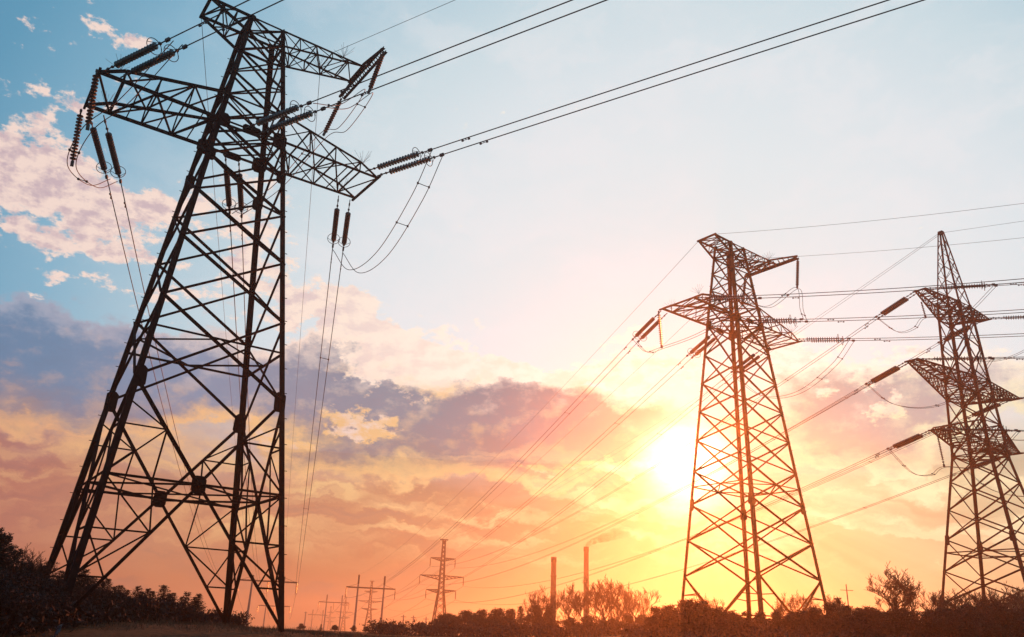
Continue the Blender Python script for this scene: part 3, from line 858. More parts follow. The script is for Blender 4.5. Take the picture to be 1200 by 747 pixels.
def far_string(p, label, L=3.0, r=.2):
    e = empty('insulator_string', p); tag(e, label, 'insulator', 'insulators on the far pylons')
    m = MB(); m.lathe([(.04, 0), (.04, .3)] + [(r if k % 2 else r*.6, .3 + (L-.6)*k/14) for k in range(15)] + [(.05, L-.3), (.05, L)], 6)
    me = m.mesh('disc_stack', BROWN)
    o = bpy.data.objects.new('disc_stack', me); COL.objects.link(o); o.parent = e; o.rotation_euler = (0, pi/2, 0)
    return Vector(p) - Vector((0, 0, L))
arms_n = ['left tip of the top arm', 'right tip of the top arm', 'left tip of the widest arm', 'right tip of the widest arm', 'left tip of the lowest arm', 'right tip of the lowest arm']
S1b = [far_string(S1t[k], 'insulator hanging at the %s of the closest far pylon' % arms_n[k], 3.4, .24) for k in range(6)]
pn3 = ['left end', 'middle', 'right end']
H2ab = [far_string(H2a[k], 'insulator hanging from the %s of the biggest portal frame' % pn3[k], 4.2, .26) for k in range(3)]
H1ab = [far_string(H1a[k], 'insulator hanging from the %s of the portal seen through the tall pylon' % pn3[k], 4.0, .24) for k in range(3)]
H2bb = [far_string(H2b[k], 'tiny insulator hanging from the %s of the second portal frame' % pn3[k], 4.2, .28) for k in range(3)]
H1bb = [far_string(H1b[k], 'tiny insulator hanging from the %s of the low portal behind the tall pylon' % pn3[k], 4.2, .28) for k in range(3)]

# ------------------------------------------------------------------ strings and conductors of pylons 1 and 2
def dirv(az, s): return Vector((sin(az), cos(az), s))
def run(p, az, s, c, length, n=60):
    return [p + Vector((sin(az)*t, cos(az)*t, s*t + c*t*t)) for t in [length*(i/n)**1.3 for i in range(n+1)]]

def anchor_lines(W, yaw, who, az_n, s_n, c_n, ends, sag, rn, rf, glass_n=True, far_len=6.2, near_len=4.6):
    z4 = A['z4']; wy = AW(z4)[1]; u = Vector((cos(yaw), sin(yaw), 0))
    phases = {'left': (W((-A['LL'], -A['LLw']-.3, z4)), W((-A['LL'], A['LLw']+.3, z4)), .55, 'left arm tip'),
              'middle': (W((0, -wy, z4)), W((0, wy, z4)), 0.0, 'waist of the body'),
              'right': (W((A['LR'], -A['LRw']-.3, z4)), W((A['LR'], A['LRw']+.3, z4)), -.55, 'right arm tip')}
    az_f0 = radians(-15.6); res = {}
    for k, (pn, pf, off, words) in phases.items():
        fe = ends[k]
        dn = dirv(az_n, s_n).normalized()
        df = (fe - pf); df.z = 0; df.normalize(); df = (df + Vector((0, 0, -.085))).normalized()
        qn = []; qf = []
        for g, o in enumerate((-.38, .38)):
            side = ('left', 'right')[g]
            a = pn + u*(off + o) - Vector((0, 0, .05)); b = a + dn*near_len
            insulator('%s insulator of the near pair at the %s of the %s' % (side, words, who), None, a, b, .85, True, glass_n, 15, .175, .9)
            qn.append(b)
            a2 = pf + u*(off + o) - Vector((0, 0, .05)); b2 = a2 + df*far_len
            insulator('%s insulator of the far pair at the %s of the %s' % (side, words, who), None, a2, b2, 1.5, True, False, 17, .175, .95)
            qf.append(b2)
        pa, pb = [run(q, az_n, s_n, c_n, 170) for q in qn]
        twin('twin_conductor', pa, pb, rn, 'twin cable leaving the %s of the %s away from the sunset' % (words, who), 'power cable', None, (22, 34), [(2.2, 0), (2.6, 1)])
        sp = u*.22
        fa = sag_line(qf[0], fe - sp, sag); fb = sag_line(qf[1], fe + sp, sag)
        twin('twin_conductor', fa, fb, rf, 'twin cable from the %s of the %s to the far portal' % (words, who), 'power cable', None, (3, 12), [(1.6, 0), (2.1, 1)])
        res[k] = (qn, qf, dn, df)
    return res

u1 = Vector((cos(YAW1), sin(YAW1), 0)); v1 = Vector((-sin(YAW1), cos(YAW1), 0))
u2 = Vector((cos(YAW2), sin(YAW2), 0)); v2 = Vector((-sin(YAW2), cos(YAW2), 0))
WHO1, WHO2, WHO3 = 'tallest pylon', 'orange pylon', 'peaked red pylon'
AZN1, SN1, CN1 = radians(119.8), .035, -.00015
AZN2, SN2, CN2 = radians(119.0), -.129, .0016
AZN3, SN3, CN3 = radians(122.1), -.124, .000226
r1 = anchor_lines(W1, YAW1, WHO1, AZN1, SN1, CN1, dict(left=H1ab[0], middle=H1ab[1], right=H1ab[2]), 7.0, .030, .030)
r2 = anchor_lines(W2, YAW2, WHO2, AZN2, SN2, CN2, dict(left=H2ab[0], middle=H2ab[1], right=H2ab[2]), 6.0, .028, .026, False)

def jumper(label, pts, sep, r=.022, sp=(10, 20)):
    pa = curve3([Vector(p) - sep for p in pts]); pb = curve3([Vector(p) + sep for p in pts])
    return twin('jumper_loop', pa, pb, r, label, 'jumper cable', None, [i for i in sp if i < len(pa)])

def jumpers(res, W, u, v, who, glass):
    z4 = A['z4']
    # right phase: free-hanging loop
    qn, qf, dn, df = res['right']; a = (qn[0]+qn[1])/2 ; b = (qf[0]+qf[1])/2
    mid = (a + b)/2
    jumper('slack jumper loop hanging below the right arm of the %s' % who,
           [a, a.lerp(b, .16) - Vector((0, 0, 1.9)), a.lerp(b, .45) - Vector((0, 0, 3.6)), a.lerp(b, .75) - Vector((0, 0, 3.1)), b - Vector((0, 0, .2))], u*.36)
    # left phase: carried by two strings hung from the arm end
    qn, qf, dn, df = res['left']
    hp = []
    for sy, nm in ((-1, 'near'), (1, 'far')) if glass else ((1, 'far'),):
        p = W((-A['LL']-.12, sy*(A['LLw']+.34), z4 - .1)); q = p + Vector((0, 0, -3.3)) + u*.25
        insulator('vertical insulator at the %s corner of the left arm end of the %s' % (nm, who), None, p, q, .3, False, False, 14, .16, .35)
        hp.append(q)
    a = (qn[0]+qn[1])/2; b = (qf[0]+qf[1])/2
    jumper('jumper cable hung round the left arm end of the %s' % who,
           [a, a.lerp(hp[0], .55) - Vector((0, 0, .5)), hp[0]] + hp[1:] + [hp[-1].lerp(b, .55) - Vector((0, 0, .75)), b], u*.2, sp=(8, 36, 50))
    # middle phase: over the beam at the end of the upper arm
    qn, qf, dn, df = res['middle']; hp = []
    for sy, nm in ((-1, 'near'), (1, 'far')):
        p = W((A['barx'], sy*(A['barw']-.02), A['zbar'] - .05)); q = p + Vector((0, 0, -3.2)) - u*(.62 if sy < 0 else .85)
        insulator('insulator hung from the %s end of the top jumper beam of the %s' % (nm, who), None, p, q, .25, False, False, 14, .15, .3)
        hp.append(q)
    a = (qn[0]+qn[1])/2; b = (qf[0]+qf[1])/2
    jumper('long jumper cable led over the top beam insulators of the %s' % who,
           [a, a.lerp(hp[0], .5) - Vector((0, 0, .55)), hp[0], hp[0].lerp(hp[1], .5) - Vector((0, 0, 1.0)), hp[1], hp[1].lerp(b, .5) - Vector((0, 0, .8)), b], v*.0 + u*.25, sp=(8, 34, 62))
jumpers(r1, W1, u1, v1, WHO1, True)
jumpers(r2, W2, u2, v2, WHO2, False)

# ground wires
def ground_wires(W, who, az, s, c, H, sag, r=.014, rf=.016):
    for k, (x, y, nm) in enumerate(((-A['UL'], A['ULw'], 'left tip'), (A['UR']-2.0, A['URw'], 'right half'))):
        p = W((x, -y, HT)); wire('ground_wire', run(p, az, s + .01, c, 170), r, 'ground wire leaving away from the sunset, %s of the top arm, %s' % (nm, who), 'ground wire')
        p = W((x, y, HT)); wire('ground_wire', sag_line(p, H[3+k], sag), rf, 'ground wire to the far portal, %s of the top arm, %s' % (nm, who), 'ground wire')
ground_wires(W1, WHO1, AZN1, SN1, CN1, H1a, 4)
ground_wires(W2, WHO2, AZN2, SN2 - .02, CN2, H2a, 4)

# ------------------------------------------------------------------ pylon 3 lines
u3 = Vector((cos(YAW3), sin(YAW3), 0)); p3 = R3
lv = [('top', p3['at'], p3['zat'], 0), ('middle', p3['am'], p3['zam'], 2), ('lowest', p3['ab'], p3['zab'], 4)]
for nm, x, z, idx in lv:
    for s, sn in ((-1, 'left'), (1, 'right')):
        tip = W3((s*x, 0, z)); fe = S1b[idx + (0 if s < 0 else 1)]
        df = fe - tip; df.z = 0; df.normalize(); df = (df + Vector((0, 0, -.09))).normalized()
        dn = dirv(AZN3, SN3).normalized(); qn = []; qf = []
        for g, o in enumerate((-.24, .24)):
            sd = ('left', 'right')[g]
            a = W3((s*(x-.25) + o, .55, z)); b = a + df*5.6
            insulator('%s sun-side insulator at the %s tip of the %s arm, %s' % (sd, sn, nm, WHO3), None, a, b, 1.2, False, False, 17, .17, .9); qf.append(b)
            a = W3((s*(x-.25) + o, -.55, z)); b = a + dn*5.6
            insulator('%s right-pointing insulator at the %s tip of the %s arm, %s' % (sd, sn, nm, WHO3), None, a, b, 1.2, True, False, 17, .17, .9); qn.append(b)
        twin('twin_conductor', *[run(q, AZN3, SN3, CN3, 170) for q in qn], .028, 'twin cable leaving rightwards from the %s tip of the %s arm, %s' % (sn, nm, WHO3), 'power cable', None, (14, 26), [(1.4, 0), (1.8, 1)])
        sp = u3*.2
        twin('twin_conductor', sag_line(qf[0], fe - sp, 6.0), sag_line(qf[1], fe + sp, 6.0), .025, 'twin cable to the closest far pylon from the %s %s tip, %s' % (sn, nm, WHO3), 'power cable', None, (3, 10), [(1.4, 0), (1.9, 1)])
        a = (qf[0]+qf[1])/2; b = (qn[0]+qn[1])/2
        if s < 0 and nm != 'middle':
            L = 3.1 if nm == 'lowest' else 1.5
            pt = W3((-(x-.15) + (0 if nm == 'lowest' else 1.2), 0 if nm == 'lowest' else .7, z - .1 - (0 if nm == 'lowest' else .5))); q = pt + Vector((0, 0, -L)) + u3*.35
            insulator('%s hanging insulator under the left tip of the %s arm, %s' % ('long' if L > 2 else 'short', nm, WHO3), None, pt, q, .25, False, False, 16 if L > 2 else 6, .12, .6 if L > 2 else .3)
            pts = [a, a.lerp(q, .4) - Vector((0, 0, 1.5)), a.lerp(q, .75) - Vector((0, 0, 1.1)), q, q.lerp(b, .5) - Vector((0, 0, 1.4)), b]
        else:
            pts = [a, a.lerp(b, .2) - Vector((0, 0, 2.3)), a.lerp(b, .5) - Vector((0, 0, 3.2)), a.lerp(b, .8) - Vector((0, 0, 2.3)), b]
        jumper('jumper loop under the %s tip of the %s arm of the %s' % (sn, nm, WHO3), pts, u3*.2, .02, (9, 30))
pk = W3((0, 0, p3['zp']))
for k, sd in ((0, 'left'), (1, 'right')):
    o = u3*(.14 if k else -.14)
    wire('ground_wire', sag_line(pk + o, S1t[6+k], 4), .016, '%s thin ground wire from the sharp peak to the closest far pylon' % sd, 'ground wire')
wire('ground_wire', run(pk, AZN3, -.06, .0002, 170), .015, 'thin ground wire leaving to the right from the sharp peak of the red pylon', 'ground wire')

# ------------------------------------------------------------------ spans between the far pylons
for k in range(3):
    wire('overhead_cable', sag_line(H2ab[k], H2bb[k], 6, 20), .05, 'far cable from the %s insulator of the biggest portal to the second portal' % pn3[k])
    wire('overhead_cable', sag_line(H2bb[k], H2c[k], 7, 20), .06, 'far cable from the %s insulator of the second portal to the smallest portal' % pn3[k])
    wire('overhead_cable', sag_line(H1ab[k], H1bb[k], 6, 20), .045, 'far cable from the %s insulator of the portal seen through the tall pylon' % pn3[k])
for k in range(6):
    wire('overhead_cable', sag_line(S1b[k], S2t[k] - Vector((0, 0, 3)), 6, 20), .05, 'far cable leading left from the %s, closest far pylon' % arms_n[k])
for k in (0, 1):
    wire('ground_wire', sag_line(S1t[6+k], S2t[6+k], 4, 20), .02, 'thin far wire running left from the %s end of the closest far pylon top bar' % ('left', 'right')[k], 'ground wire')

# ------------------------------------------------------------------ small masts in the treeline
def mast(px, py, y, label):
    p = at(px, py, y); g = gz(p.x, y); e = empty('utility_pole', (p.x, y, g), FYAW); tag(e, label, 'utility pole')
    h = p.z - g
    m = MB(); m.tube([(0, 0, -.5), (0, 0, h)], .2*y/200, 6, .13*y/200); m.build('pole', CONC, e)
    m = MB(); m.bar((-1.3, 0, h-1), (1.3, 0, h-1), .12*y/200); m.build('crossarm', STEEL, e)
mast(473, 720.5, 420, 'leftmost of the small utility poles above the treeline by the far pylon')
mast(484.7, 721.5, 420, 'middle one of the small utility poles left of the far pylon')
mast(499.5, 723, 400, 'small utility pole nearest to the foot of the closest far pylon')
mast(451, 727, 520, 'faint short utility pole just right of the biggest portal frame')
mast(991.5, 685, 150, 'slim utility pole right of the orange pylon above the bushes')
mast(358.5, 717, 800, 'tiny pole left of the smallest portal frame')

# ------------------------------------------------------------------ chimneys and smoke
def chimney(px, py, y, r, label, lean_band):
    p = at(px, py, y); e = empty('chimney', (p.x, y, gz(p.x, y))); tag(e, label, 'chimney', None)
    h = p.z - gz(p.x, y)
    m = MB(); m.tube([(0, 0, -2 + (h+2)*k/12) for k in range(13)] , r*1.25, 20, r); m.build('shaft', BRICKC, e, True)
    m = MB(); m.tube([(0, 0, h-1.2), (0, 0, h)], r*1.14, 20, r*1.12); m.build('rim', BRICKC, e, True)
    for k, f in enumerate(lean_band):
        m = MB(); m.tube([(0, 0, h*f), (0, 0, h*f+.5)], r*1.2, 20, r*1.2); m.build('platform', BRICKC, e, True)
    return Vector((p.x, y, p.z))
chimney(649, 653, 215, .63, 'shorter dark factory chimney behind the bare trees, without smoke', (.55, .75))
ctop = chimney(687, 641, 215, .6, 'taller factory chimney with a smoke plume behind the bare trees', (.6,))

def smoke():
    bm = bmesh.new(); rnd = random.Random(5)
    n = 44
    for k in range(n):
        t = k / (n-1)
        c = ctop + Vector((0.2 + 10.5*t, 2*t, .3 + 4.0*t**.7)) + Vector((rnd.uniform(-1, 1), rnd.uniform(-1, 1), rnd.uniform(-1, 1)))*(.05 + .5*t)
        r = .55 + 1.0*t*rnd.uniform(.8, 1.2)
        bmesh.ops.create_icosphere(bm, subdivisions=2, radius=r, matrix=Matrix.Translation(c - ctop) @ Matrix.Diagonal((1.5, 1, .9, 1)))
    me = bpy.data.meshes.new('smoke_plume'); bm.to_mesh(me); bm.free()
    m = bpy.data.materials.new('thin_grey_smoke'); m.use_nodes = True; t = NT(m.node_tree); t.n.clear()
    o = t.new('ShaderNodeOutputMaterial'); v = t.new('ShaderNodeVolumePrincipled')
    v.inputs['Color'].default_value = (.34, .24, .18, 1); v.inputs['Density'].default_value = .26; v.inputs['Anisotropy'].default_value = .1
    oc = t.new('ShaderNodeTexCoord').outputs['Object']; sx = t.new('ShaderNodeSeparateXYZ'); t.l.new(oc, sx.inputs[0])
    dn = t.m('MULTIPLY', t.m('POWER', t.m('MAXIMUM', t.m('SUBTRACT', 1.0, t.m('DIVIDE', sx.outputs[0], 14.0)), 0.0), 2.0), 0.95)
    dn = t.m('MULTIPLY', dn, t.smooth(t.noise(oc, 0.9, 4, 0.6), 0.3, 0.62))
    t.l.new(dn, v.inputs['Density']); t.l.new(v.outputs[0], o.inputs['Volume']); me.materials.append(m)
    ob = bpy.data.objects.new('smoke_plume', me); COL.objects.link(ob); ob.location = ctop
    rm = ob.modifiers.new('merge', 'REMESH'); rm.mode = 'VOXEL'; rm.voxel_size = .22
    tag(ob, 'thin grey smoke plume drifting right from the taller chimney', 'smoke', kind='stuff')
smoke()

# ------------------------------------------------------------------ trees
def pine_meshes(seed, h, spread, base=.1):
    rnd = random.Random(seed); tr = MB(); cr = MB()
    tr.tube([(0, 0, -.4), (rnd.uniform(-.1, .1), rnd.uniform(-.1, .1), h*.5), (0, 0, h*.97)], .10*h/5, 7, .012)
    z = h*base; k = 0; lop = rnd.uniform(0, 6.28)
    while z < h*.975:
        f = (z/h - base)/(1-base)
        L = spread*(1 - f)**.8*(.8 + .2*sin(f*11 + seed)) + .05
        nb = 7 if f < .75 else 5
        for b in range(nb):
            a = 2*pi*b/nb + k*.9 + rnd.uniform(-.35, .35); l = L*rnd.uniform(.5, 1.2)*(1 + .25*cos(a - lop))
            d = Vector((cos(a), sin(a), rnd.uniform(.0, .4) + .9*f)); d.normalize()
            p0 = Vector((0, 0, z)); p1 = p0 + d*l
            tr.tube([p0, p1], .014, 3, .004)
            nc = max(2, int(l/.17))
            for c in range(nc):
                t = (c + 1)/nc; q = p0.lerp(p1, t*.98 + .02) + Vector((rnd.gauss(0, .07), rnd.gauss(0, .07), rnd.gauss(0, .05)))
                for _ in range(8):
                    n = Vector((rnd.gauss(0, 1), rnd.gauss(0, 1), rnd.gauss(.3, .8))) + d*1.1; n.normalize()
                    s = n.cross(Vector((rnd.gauss(0, 1), rnd.gauss(0, 1), rnd.gauss(0, 1)))); s.normalize()
                    ln = rnd.uniform(.05, .11)
                    cr.quad(q + n*ln, s*.016, n*ln)
        z += h*.042*rnd.uniform(.8, 1.2); k += 1
    return tr.mesh('trunk', BARK), cr.mesh('crown', NEEDLE)

def bare_meshes(seed, h, levels=5, spread=.6, upright=.75, twigs=3):
    rnd = random.Random(seed); tr = MB(); cr = MB()
    def grow(p, d, l, r, lev):
        pts = [p]; q = p.copy(); dd = d.copy()
        for i in range(3):
            dd = (dd + Vector((rnd.gauss(0, .13), rnd.gauss(0, .13), rnd.gauss(.06, .08)))).normalized()
            q = q + dd*l/3; pts.append(q.copy())
        r = max(r, .017)
        (tr if lev < 2 else cr).tube(pts, r, 6 if lev < 2 else 4 if lev < 4 else 3, max(r*.62, .012))
        if lev >= levels: return
        nb = twigs + (1 if lev < 2 else 0)
        for b in range(nb):
            t = rnd.uniform(.35, 1.0) if b else 1.0
            i = min(2, int(t*3)); pp = pts[i].lerp(pts[i+1], t*3 - i)
            side = Vector((rnd.gauss(0, 1), rnd.gauss(0, 1), rnd.gauss(0, .4))); side.normalize()
            nd = (dd*upright + side*spread*rnd.uniform(.6, 1.2) + Vector((0, 0, .25))).normalized()
            grow(pp, nd, l*rnd.uniform(.55, .8), r*.58, lev+1)
    grow(Vector((0, 0, -.3)), Vector((0, 0, 1)), h*.34, h*.014, 0)
    return tr.mesh('trunk', BARK), cr.mesh('crown', TWIG)

def bush_meshes(seed, h, w):
    rnd = random.Random(seed); tr = MB(); cr = MB()
    for s in range(9):
        a = rnd.uniform(0, 2*pi); l = h*rnd.uniform(.6, 1.0); o = rnd.uniform(.2, 1)*w
        p0 = Vector((rnd.gauss(0, .12), rnd.gauss(0, .12), -.2)); p1 = p0 + Vector((cos(a)*o*.5, sin(a)*o*.5, l*.6)); p2 = Vector((cos(a)*o, sin(a)*o, l))
        tr.tube([p0, p1, p2], .035, 5, .008)
        for c in range(12):
            t = rnd.uniform(.1, 1.0); q = (p0.lerp(p1, t*2) if t < .5 else p1.lerp(p2, t*2-1)) + Vector((rnd.gauss(0, .2), rnd.gauss(0, .2), rnd.gauss(0, .14)))
            for _ in range(11):
                n = Vector((rnd.gauss(0, 1), rnd.gauss(0, 1), rnd.gauss(.4, 1))).normalized(); s_ = n.cross(Vector((rnd.gauss(0, 1), rnd.gauss(0, 1), rnd.gauss(0, 1)))).normalized()
                cr.quad(q + Vector((rnd.gauss(0, .14), rnd.gauss(0, .14), rnd.gauss(0, .1))), s_*rnd.uniform(.02, .045), n*rnd.uniform(.05, .1))
    return tr.mesh('stem', BARK), cr.mesh('foliage', SCRUB)

def round_meshes(seed, h, w):
    rnd = random.Random(seed); tr = MB(); cr = MB()
    lobes = []
    for k in range(9):
        a = rnd.uniform(0, 2*pi); q = rnd.random()
        lobes.append((Vector((cos(a)*w*.55*q, sin(a)*w*.55*q, h*(.30 + .52*rnd.random()*(1 - .45*q)))), w*rnd.uniform(.28, .46)))
    lobes.append((Vector((rnd.gauss(0, .1), rnd.gauss(0, .1), h*.80)), w*.30))
    tr.tube([(0, 0, -.4), (rnd.gauss(0, .06), rnd.gauss(0, .06), h*.3), (0, 0, h*.62)], .032*h, 7, .03)
    for c, r in lobes:
        p0 = Vector((0, 0, h*rnd.uniform(.1, .35))); tr.tube([p0, p0.lerp(c, .6) + Vector((0, 0, -.1)), c], .016*h, 5, .012)
        for _ in range(7):
            d = Vector((rnd.gauss(0, 1), rnd.gauss(0, 1), rnd.gauss(.5, .8))).normalized()
            cr.tube([c, c + d*r*1.2], .016, 3, .006)
        n = int(70*(r/.5)**1.3)
        for _ in range(n):
            d = Vector((rnd.gauss(0, 1), rnd.gauss(0, 1), rnd.gauss(.15, 1))).normalized(); t = rnd.random()**.45
            q = c + Vector((d.x, d.y, d.z*.85))*r*t*rnd.uniform(.8, 1.12)
            if q.z < .05: continue
            for _ in range(9):
                n_ = Vector((rnd.gauss(0, 1), rnd.gauss(0, 1), rnd.gauss(.3, 1))).normalized(); s_ = n_.cross(Vector((rnd.gauss(0, 1), rnd.gauss(0, 1), rnd.gauss(0, 1)))).normalized()
                cr.quad(q + Vector((rnd.gauss(0, .08), rnd.gauss(0, .08), rnd.gauss(0, .07))), s_*rnd.uniform(.014, .03), n_*rnd.uniform(.035, .075))
    return tr.mesh('trunk', BARK), cr.mesh('crown', SCRUB)

ROUNDS = [round_meshes(71+i, 4.0, w) for i, w in enumerate((1.7, 2.1, 1.5, 1.9, 2.3))]
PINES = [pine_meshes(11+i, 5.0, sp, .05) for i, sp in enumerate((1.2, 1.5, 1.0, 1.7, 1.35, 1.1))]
BARES = [bare_meshes(31+i, 8.0, 6, .72, .8, 3) for i in range(4)]
BUSHES = [bush_meshes(51+i, 1.9, 1.15) for i in range(4)]

def plant(kind, protos, x, y, height, proto_h, label, cat, group, rnd, wide=1.0, names=('trunk', 'crown')):
    pick = protos[rnd.randrange(len(protos))]
    proto_h = max(max(v.co.z for v in me.vertices) for me in pick)
    e = empty(kind, (x, y, ground(x, y) - .05), rnd.uniform(0, 6.28)); s = height/proto_h
    e.scale = (s*wide, s*wide, s)
    tag(e, label, cat, group)
    for nm, me in zip(names, pick):
        o = bpy.data.objects.new(nm, me); COL.objects.link(o); o.parent = e
    return e

rnd = random.Random(3)
# left pines: outline of the black trees from the left edge to the right legs of the tall pylon
prof_l = [(-30, 604), (0, 614), (12, 622), (22, 640), (32, 662), (48, 660), (62, 655), (85, 668), (100, 664), (112, 674), (128, 676), (142, 684), (160, 685), (172, 688), (190, 684), (205, 693), (222, 692), (234, 694)]
prof_l = [q for a, b in zip(prof_l[:-1], prof_l[1:]) for q in (a, ((a[0]+b[0])/2, (a[1]+b[1])/2 + 5))] + [prof_l[-1]]
for i, (px, py) in enumerate(prof_l):
    y = 29 + max(0, px)*.07 + rnd.uniform(0, 2)
    p = at(px + rnd.uniform(-3, 3), py, y); h = p.z - ground(p.x, p.y)
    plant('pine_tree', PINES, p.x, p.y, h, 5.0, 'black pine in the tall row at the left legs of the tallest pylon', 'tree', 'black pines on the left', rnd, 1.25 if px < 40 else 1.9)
for i in range(16):
    px = -20 + i*16; y = 27.5 + max(0, px)*.07 + rnd.uniform(0, 1)
    py = 652 + max(0, min(1, px/240))*52 + rnd.uniform(6, 16)
    p = at(px, py, y); h = max(.9, p.z - ground(p.x, p.y))
    plant('leafy_tree', ROUNDS, p.x, p.y, h, 3.9, 'low black rounded tree in front of the pine row on the left', 'tree', 'low rounded trees on the left', rnd, 1.5)
for i in range(7):
    px = 240 + i*7; py = 711 + i*2.0 + rnd.uniform(-3, 3); y = 47
    p = at(px, py, y); h = max(.9, p.z - ground(p.x, p.y))
    plant('shrub', BUSHES, p.x, p.y, h*1.1, 1.9, 'low dark shrub on the mound behind the right legs of the tallest pylon', 'shrub', 'low shrubs on the mound', rnd, 1.2, ('stem', 'foliage'))
p = at(46, 636, 34)
plant('bare_tree', BARES, p.x, p.y, p.z - ground(p.x, p.y), 8.0, 'pale leafless shrubby tree between the dark pines at the left edge', 'tree', None, rnd, 1.35)
p = at(20, 640, 67)
# middle-distance treeline, left half (conifers under the far pylons)
prof_m = [(352, 741), (372, 738), (392, 737), (412, 737), (430, 736), (448, 735), (463, 731), (476, 732), (490, 731), (505, 730), (514, 718), (528, 715), (543, 714), (556, 716), (568, 715), (584, 713), (597, 711), (612, 710), (626, 708), (640, 706)]
for i, (px, py) in enumerate(prof_m):
    y = 105 + rnd.uniform(-8, 8) if px > 508 else 150 + rnd.uniform(-10, 10)
    p = at(px + rnd.uniform(-4, 4), py + rnd.uniform(-3, 3), y); h = max(1.2, p.z - ground(p.x, p.y))
    if i % 4 == 1: plant('pine_tree', PINES, p.x, p.y, h, 5.0, 'young pine poking out of the treeline below the closest far pylon and the portals', 'tree', 'pines below the far pylons', rnd, 1.7)
    else: plant('leafy_tree', ROUNDS, p.x, p.y, h, 3.9, 'dark rounded tree in the treeline below the closest far pylon and the portals', 'tree', 'rounded trees below the far pylons', rnd, rnd.uniform(1.0, 1.5) if px > 508 else 1.7)
for i in range(16):
    px = 500 + i*17 + rnd.uniform(-5, 5); y = 92 + rnd.uniform(-6, 6); py = 728 - i*.6 + rnd.uniform(-4, 4)
    p = at(px, py, y); h = max(1.2, p.z - ground(p.x, p.y))
    plant('leafy_tree', ROUNDS, p.x, p.y, h, 3.9, 'squat rounded tree at the front of the treeline below the chimneys', 'tree', 'squat trees below the chimneys', rnd, rnd.uniform(1.2, 1.9))
# bare trees round the chimneys
for i, (px, py, wd) in enumerate([(634, 684, 1.0), (652, 690, .9), (668, 688, .9), (680, 681, 1.1), (696, 690, .9), (714, 671, 1.15), (722, 680, 1.0), (734, 690, .9), (746, 681, 1.0), (756, 697, .8), (618, 700, .8)]):
    y = 112 + rnd.uniform(-6, 8); p = at(px, py, y)
    plant('bare_tree', BARES, p.x, p.y, p.z - ground(p.x, p.y), 8.0, 'leafless tree in the clump in front of the two chimneys', 'tree', 'bare trees by the chimneys', rnd, wd)
# bushes and small pines at the foot of the orange pylon
prof_r = [(770, 708), (784, 705), (800, 700), (812, 699), (826, 703), (842, 708), (858, 712), (874, 714), (892, 714), (910, 714), (926, 713), (940, 712), (954, 708), (968, 704), (978, 699), (992, 707), (1006, 709), (1020, 707)]
for i, (px, py) in enumerate(prof_r):
    y = 55 + rnd.uniform(-3, 4)
    p = at(px + rnd.uniform(-3, 3), py, y); h = max(1.2, p.z - ground(p.x, p.y))
    if i in (4, 14): plant('pine_tree', PINES, p.x, p.y, h, 5.0, 'bushy young pine at the foot of the orange pylon', 'tree', 'young pines below the orange pylon', rnd, 1.8)
    else: plant('leafy_tree', ROUNDS, p.x, p.y, h, 3.9, 'rounded bushy tree at the foot of the orange pylon', 'tree', 'rounded trees below the orange pylon', rnd, rnd.uniform(1.1, 1.6))
for (px, py) in [(832, 694), (912, 694), (938, 690), (952, 700), (972, 694)]:
    y = 78 + rnd.uniform(-4, 6); p = at(px, py, y)
    plant('bare_tree', BARES, p.x, p.y, p.z - ground(p.x, p.y), 8.0, 'thin leafless tree seen between the lower legs of the orange pylon', 'tree', 'bare trees behind the orange pylon', rnd, .9)
# right: bare tree and dark thicket under the peaked pylon
p = at(1054, 658, 64); plant('bare_tree', BARES[1:2], p.x, p.y, p.z - ground(p.x, p.y), 8.0, 'broad leafless tree left of the peaked red pylon, tallest in the thicket', 'tree', None, rnd, 1.45)
for (px, py) in [(1036, 690), (1086, 684), (1100, 688), (1120, 694), (1138, 690), (1160, 694), (1176, 688), (1196, 680), (1212, 684)]:
    y = 62 + rnd.uniform(-3, 6); p = at(px, py, y)
    plant('bare_tree', BARES, p.x, p.y, p.z - ground(p.x, p.y), 8.0, 'small leafless tree in the thicket at the foot of the peaked red pylon', 'tree', 'bare trees in the right thicket', rnd, 1.3)
for i in range(13):
    px = 1024 + i*16; py = 712 - .045*(px-1024) + rnd.uniform(-3, 3); y = 52 + rnd.uniform(-3, 3)
    p = at(px, py, y); h = max(1.3, p.z - ground(p.x, p.y))
    plant('leafy_tree', ROUNDS, p.x, p.y, h, 3.9, 'dark rounded tree in the thicket below the peaked red pylon', 'tree', 'rounded trees in the right thicket', rnd, rnd.uniform(1.1, 1.6))

# dense understorey that fills the foot of every treeline
def undergrowth():
    rnd = random.Random(9); cr = MB()
    def clump(x, y, h, n):
        g = ground(x, y)
        for _ in range(n):
            q = Vector((x + rnd.gauss(0, .55), y + rnd.gauss(0, .55), g + rnd.uniform(0, 1)*rnd.uniform(.55, 1)*h))
            n_ = Vector((rnd.gauss(0, 1), rnd.gauss(0, 1), rnd.gauss(.4, 1))).normalized(); s_ = n_.cross(Vector((rnd.gauss(0, 1), rnd.gauss(0, 1), rnd.gauss(0, 1)))).normalized()
            cr.quad(q, s_*rnd.uniform(.02, .045), n_*rnd.uniform(.06, .13))
    for i in range(330):
        px = rnd.uniform(440, 1220); y = rnd.uniform(46, 62) if px > 740 else rnd.uniform(70, 100)
        p = at(px, 740, y); clump(p.x, y, 1.1 if px > 740 else 1.3, 150)
    for i in range(120):
        px = rnd.uniform(-30, 260); yy = 28 + max(0, px)*.07 + rnd.uniform(0, 2.5); p = at(px, 720, yy); clump(p.x, yy, 1.1 if px < 200 else .5, 170)
    o = cr.build('undergrowth', SCRUB); tag(o, 'dense dark scrub filling the foot of the treelines', 'undergrowth', kind='stuff')
undergrowth()

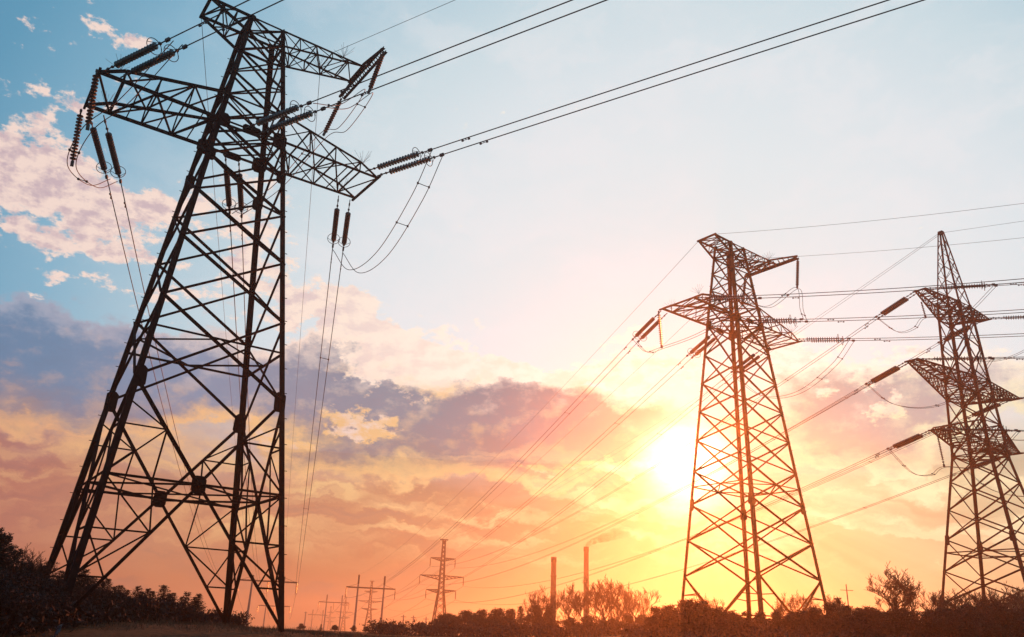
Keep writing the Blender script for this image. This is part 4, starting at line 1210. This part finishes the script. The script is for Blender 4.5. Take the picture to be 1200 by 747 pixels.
def grass():
    rnd = random.Random(4); b = MB()
    for i in range(60000):
        if i % 10 < 8: x = rnd.uniform(-34, 2); y = rnd.uniform(20, 52)
        else: x = rnd.uniform(-20, 30); y = rnd.uniform(14, 60)
        if hnoise(x*.7, y*.7) < rnd.uniform(-.5, .3): continue
        g = ground(x, y); h = rnd.uniform(.08, .2) + .22*max(0, hnoise(x*1.1+3, y*1.1))**2*rnd.random(); a = rnd.uniform(0, pi)
        d = Vector((cos(a), sin(a), 0))*rnd.uniform(.008, .02); l = Vector((rnd.gauss(0, .08), rnd.gauss(0, .08), h))
        i0 = len(b.v); p = Vector((x, y, g-.02)); b.v += [p - d, p + d, p + l]; b.f.append((i0, i0+1, i0+2))
    o = b.build('grass', GRASSM); tag(o, 'dry grass tufts on the mound', 'grass', kind='stuff')
grass()

# scrap of plastic caught in the scrub under the left legs
def scrap():
    p = at(72, 718, 26.5); p.z = ground(p.x, p.y) + .42; rnd = random.Random(2); m = MB(); n = 7
    for j in range(n):
        for i in range(n):
            u, v = i/(n-1) - .5, j/(n-1) - .5
            m.v.append(Vector((u*.14 + rnd.gauss(0, .02), rnd.gauss(0, .05), v*.26 + u*.12 + rnd.gauss(0, .06))))
    for j in range(n-1):
        for i in range(n-1): m.f.append((j*n+i, j*n+i+1, (j+1)*n+i+1, (j+1)*n+i))
    o = m.build('plastic_scrap', PLASTIC); o.location = p
    sm = o.modifiers.new('thick', 'SOLIDIFY'); sm.thickness = .01
    tag(o, 'pale bluish plastic scrap caught in the dark scrub under the left pylon legs', 'litter')
scrap()

# ------------------------------------------------------------------ haze
def haze():
    m = bpy.data.materials.new('warm_evening_haze'); m.use_nodes = True; t = NT(m.node_tree); t.n.clear()
    o = t.new('ShaderNodeOutputMaterial'); v = t.new('ShaderNodeVolumePrincipled')
    v.inputs['Color'].default_value = (.97, .80, .70, 1); v.inputs['Density'].default_value = HAZE_DENSITY; v.inputs['Anisotropy'].default_value = HAZE_ANISO
    t.l.new(v.outputs[0], o.inputs['Volume'])
    b = MB(); b.box((0, 600, 15.4), (1850, 930, 28.6)); 
    ob = b.build('haze', m); tag(ob, 'warm evening haze lying over the plain', 'haze', kind='stuff')
    ob.visible_shadow = True
haze()
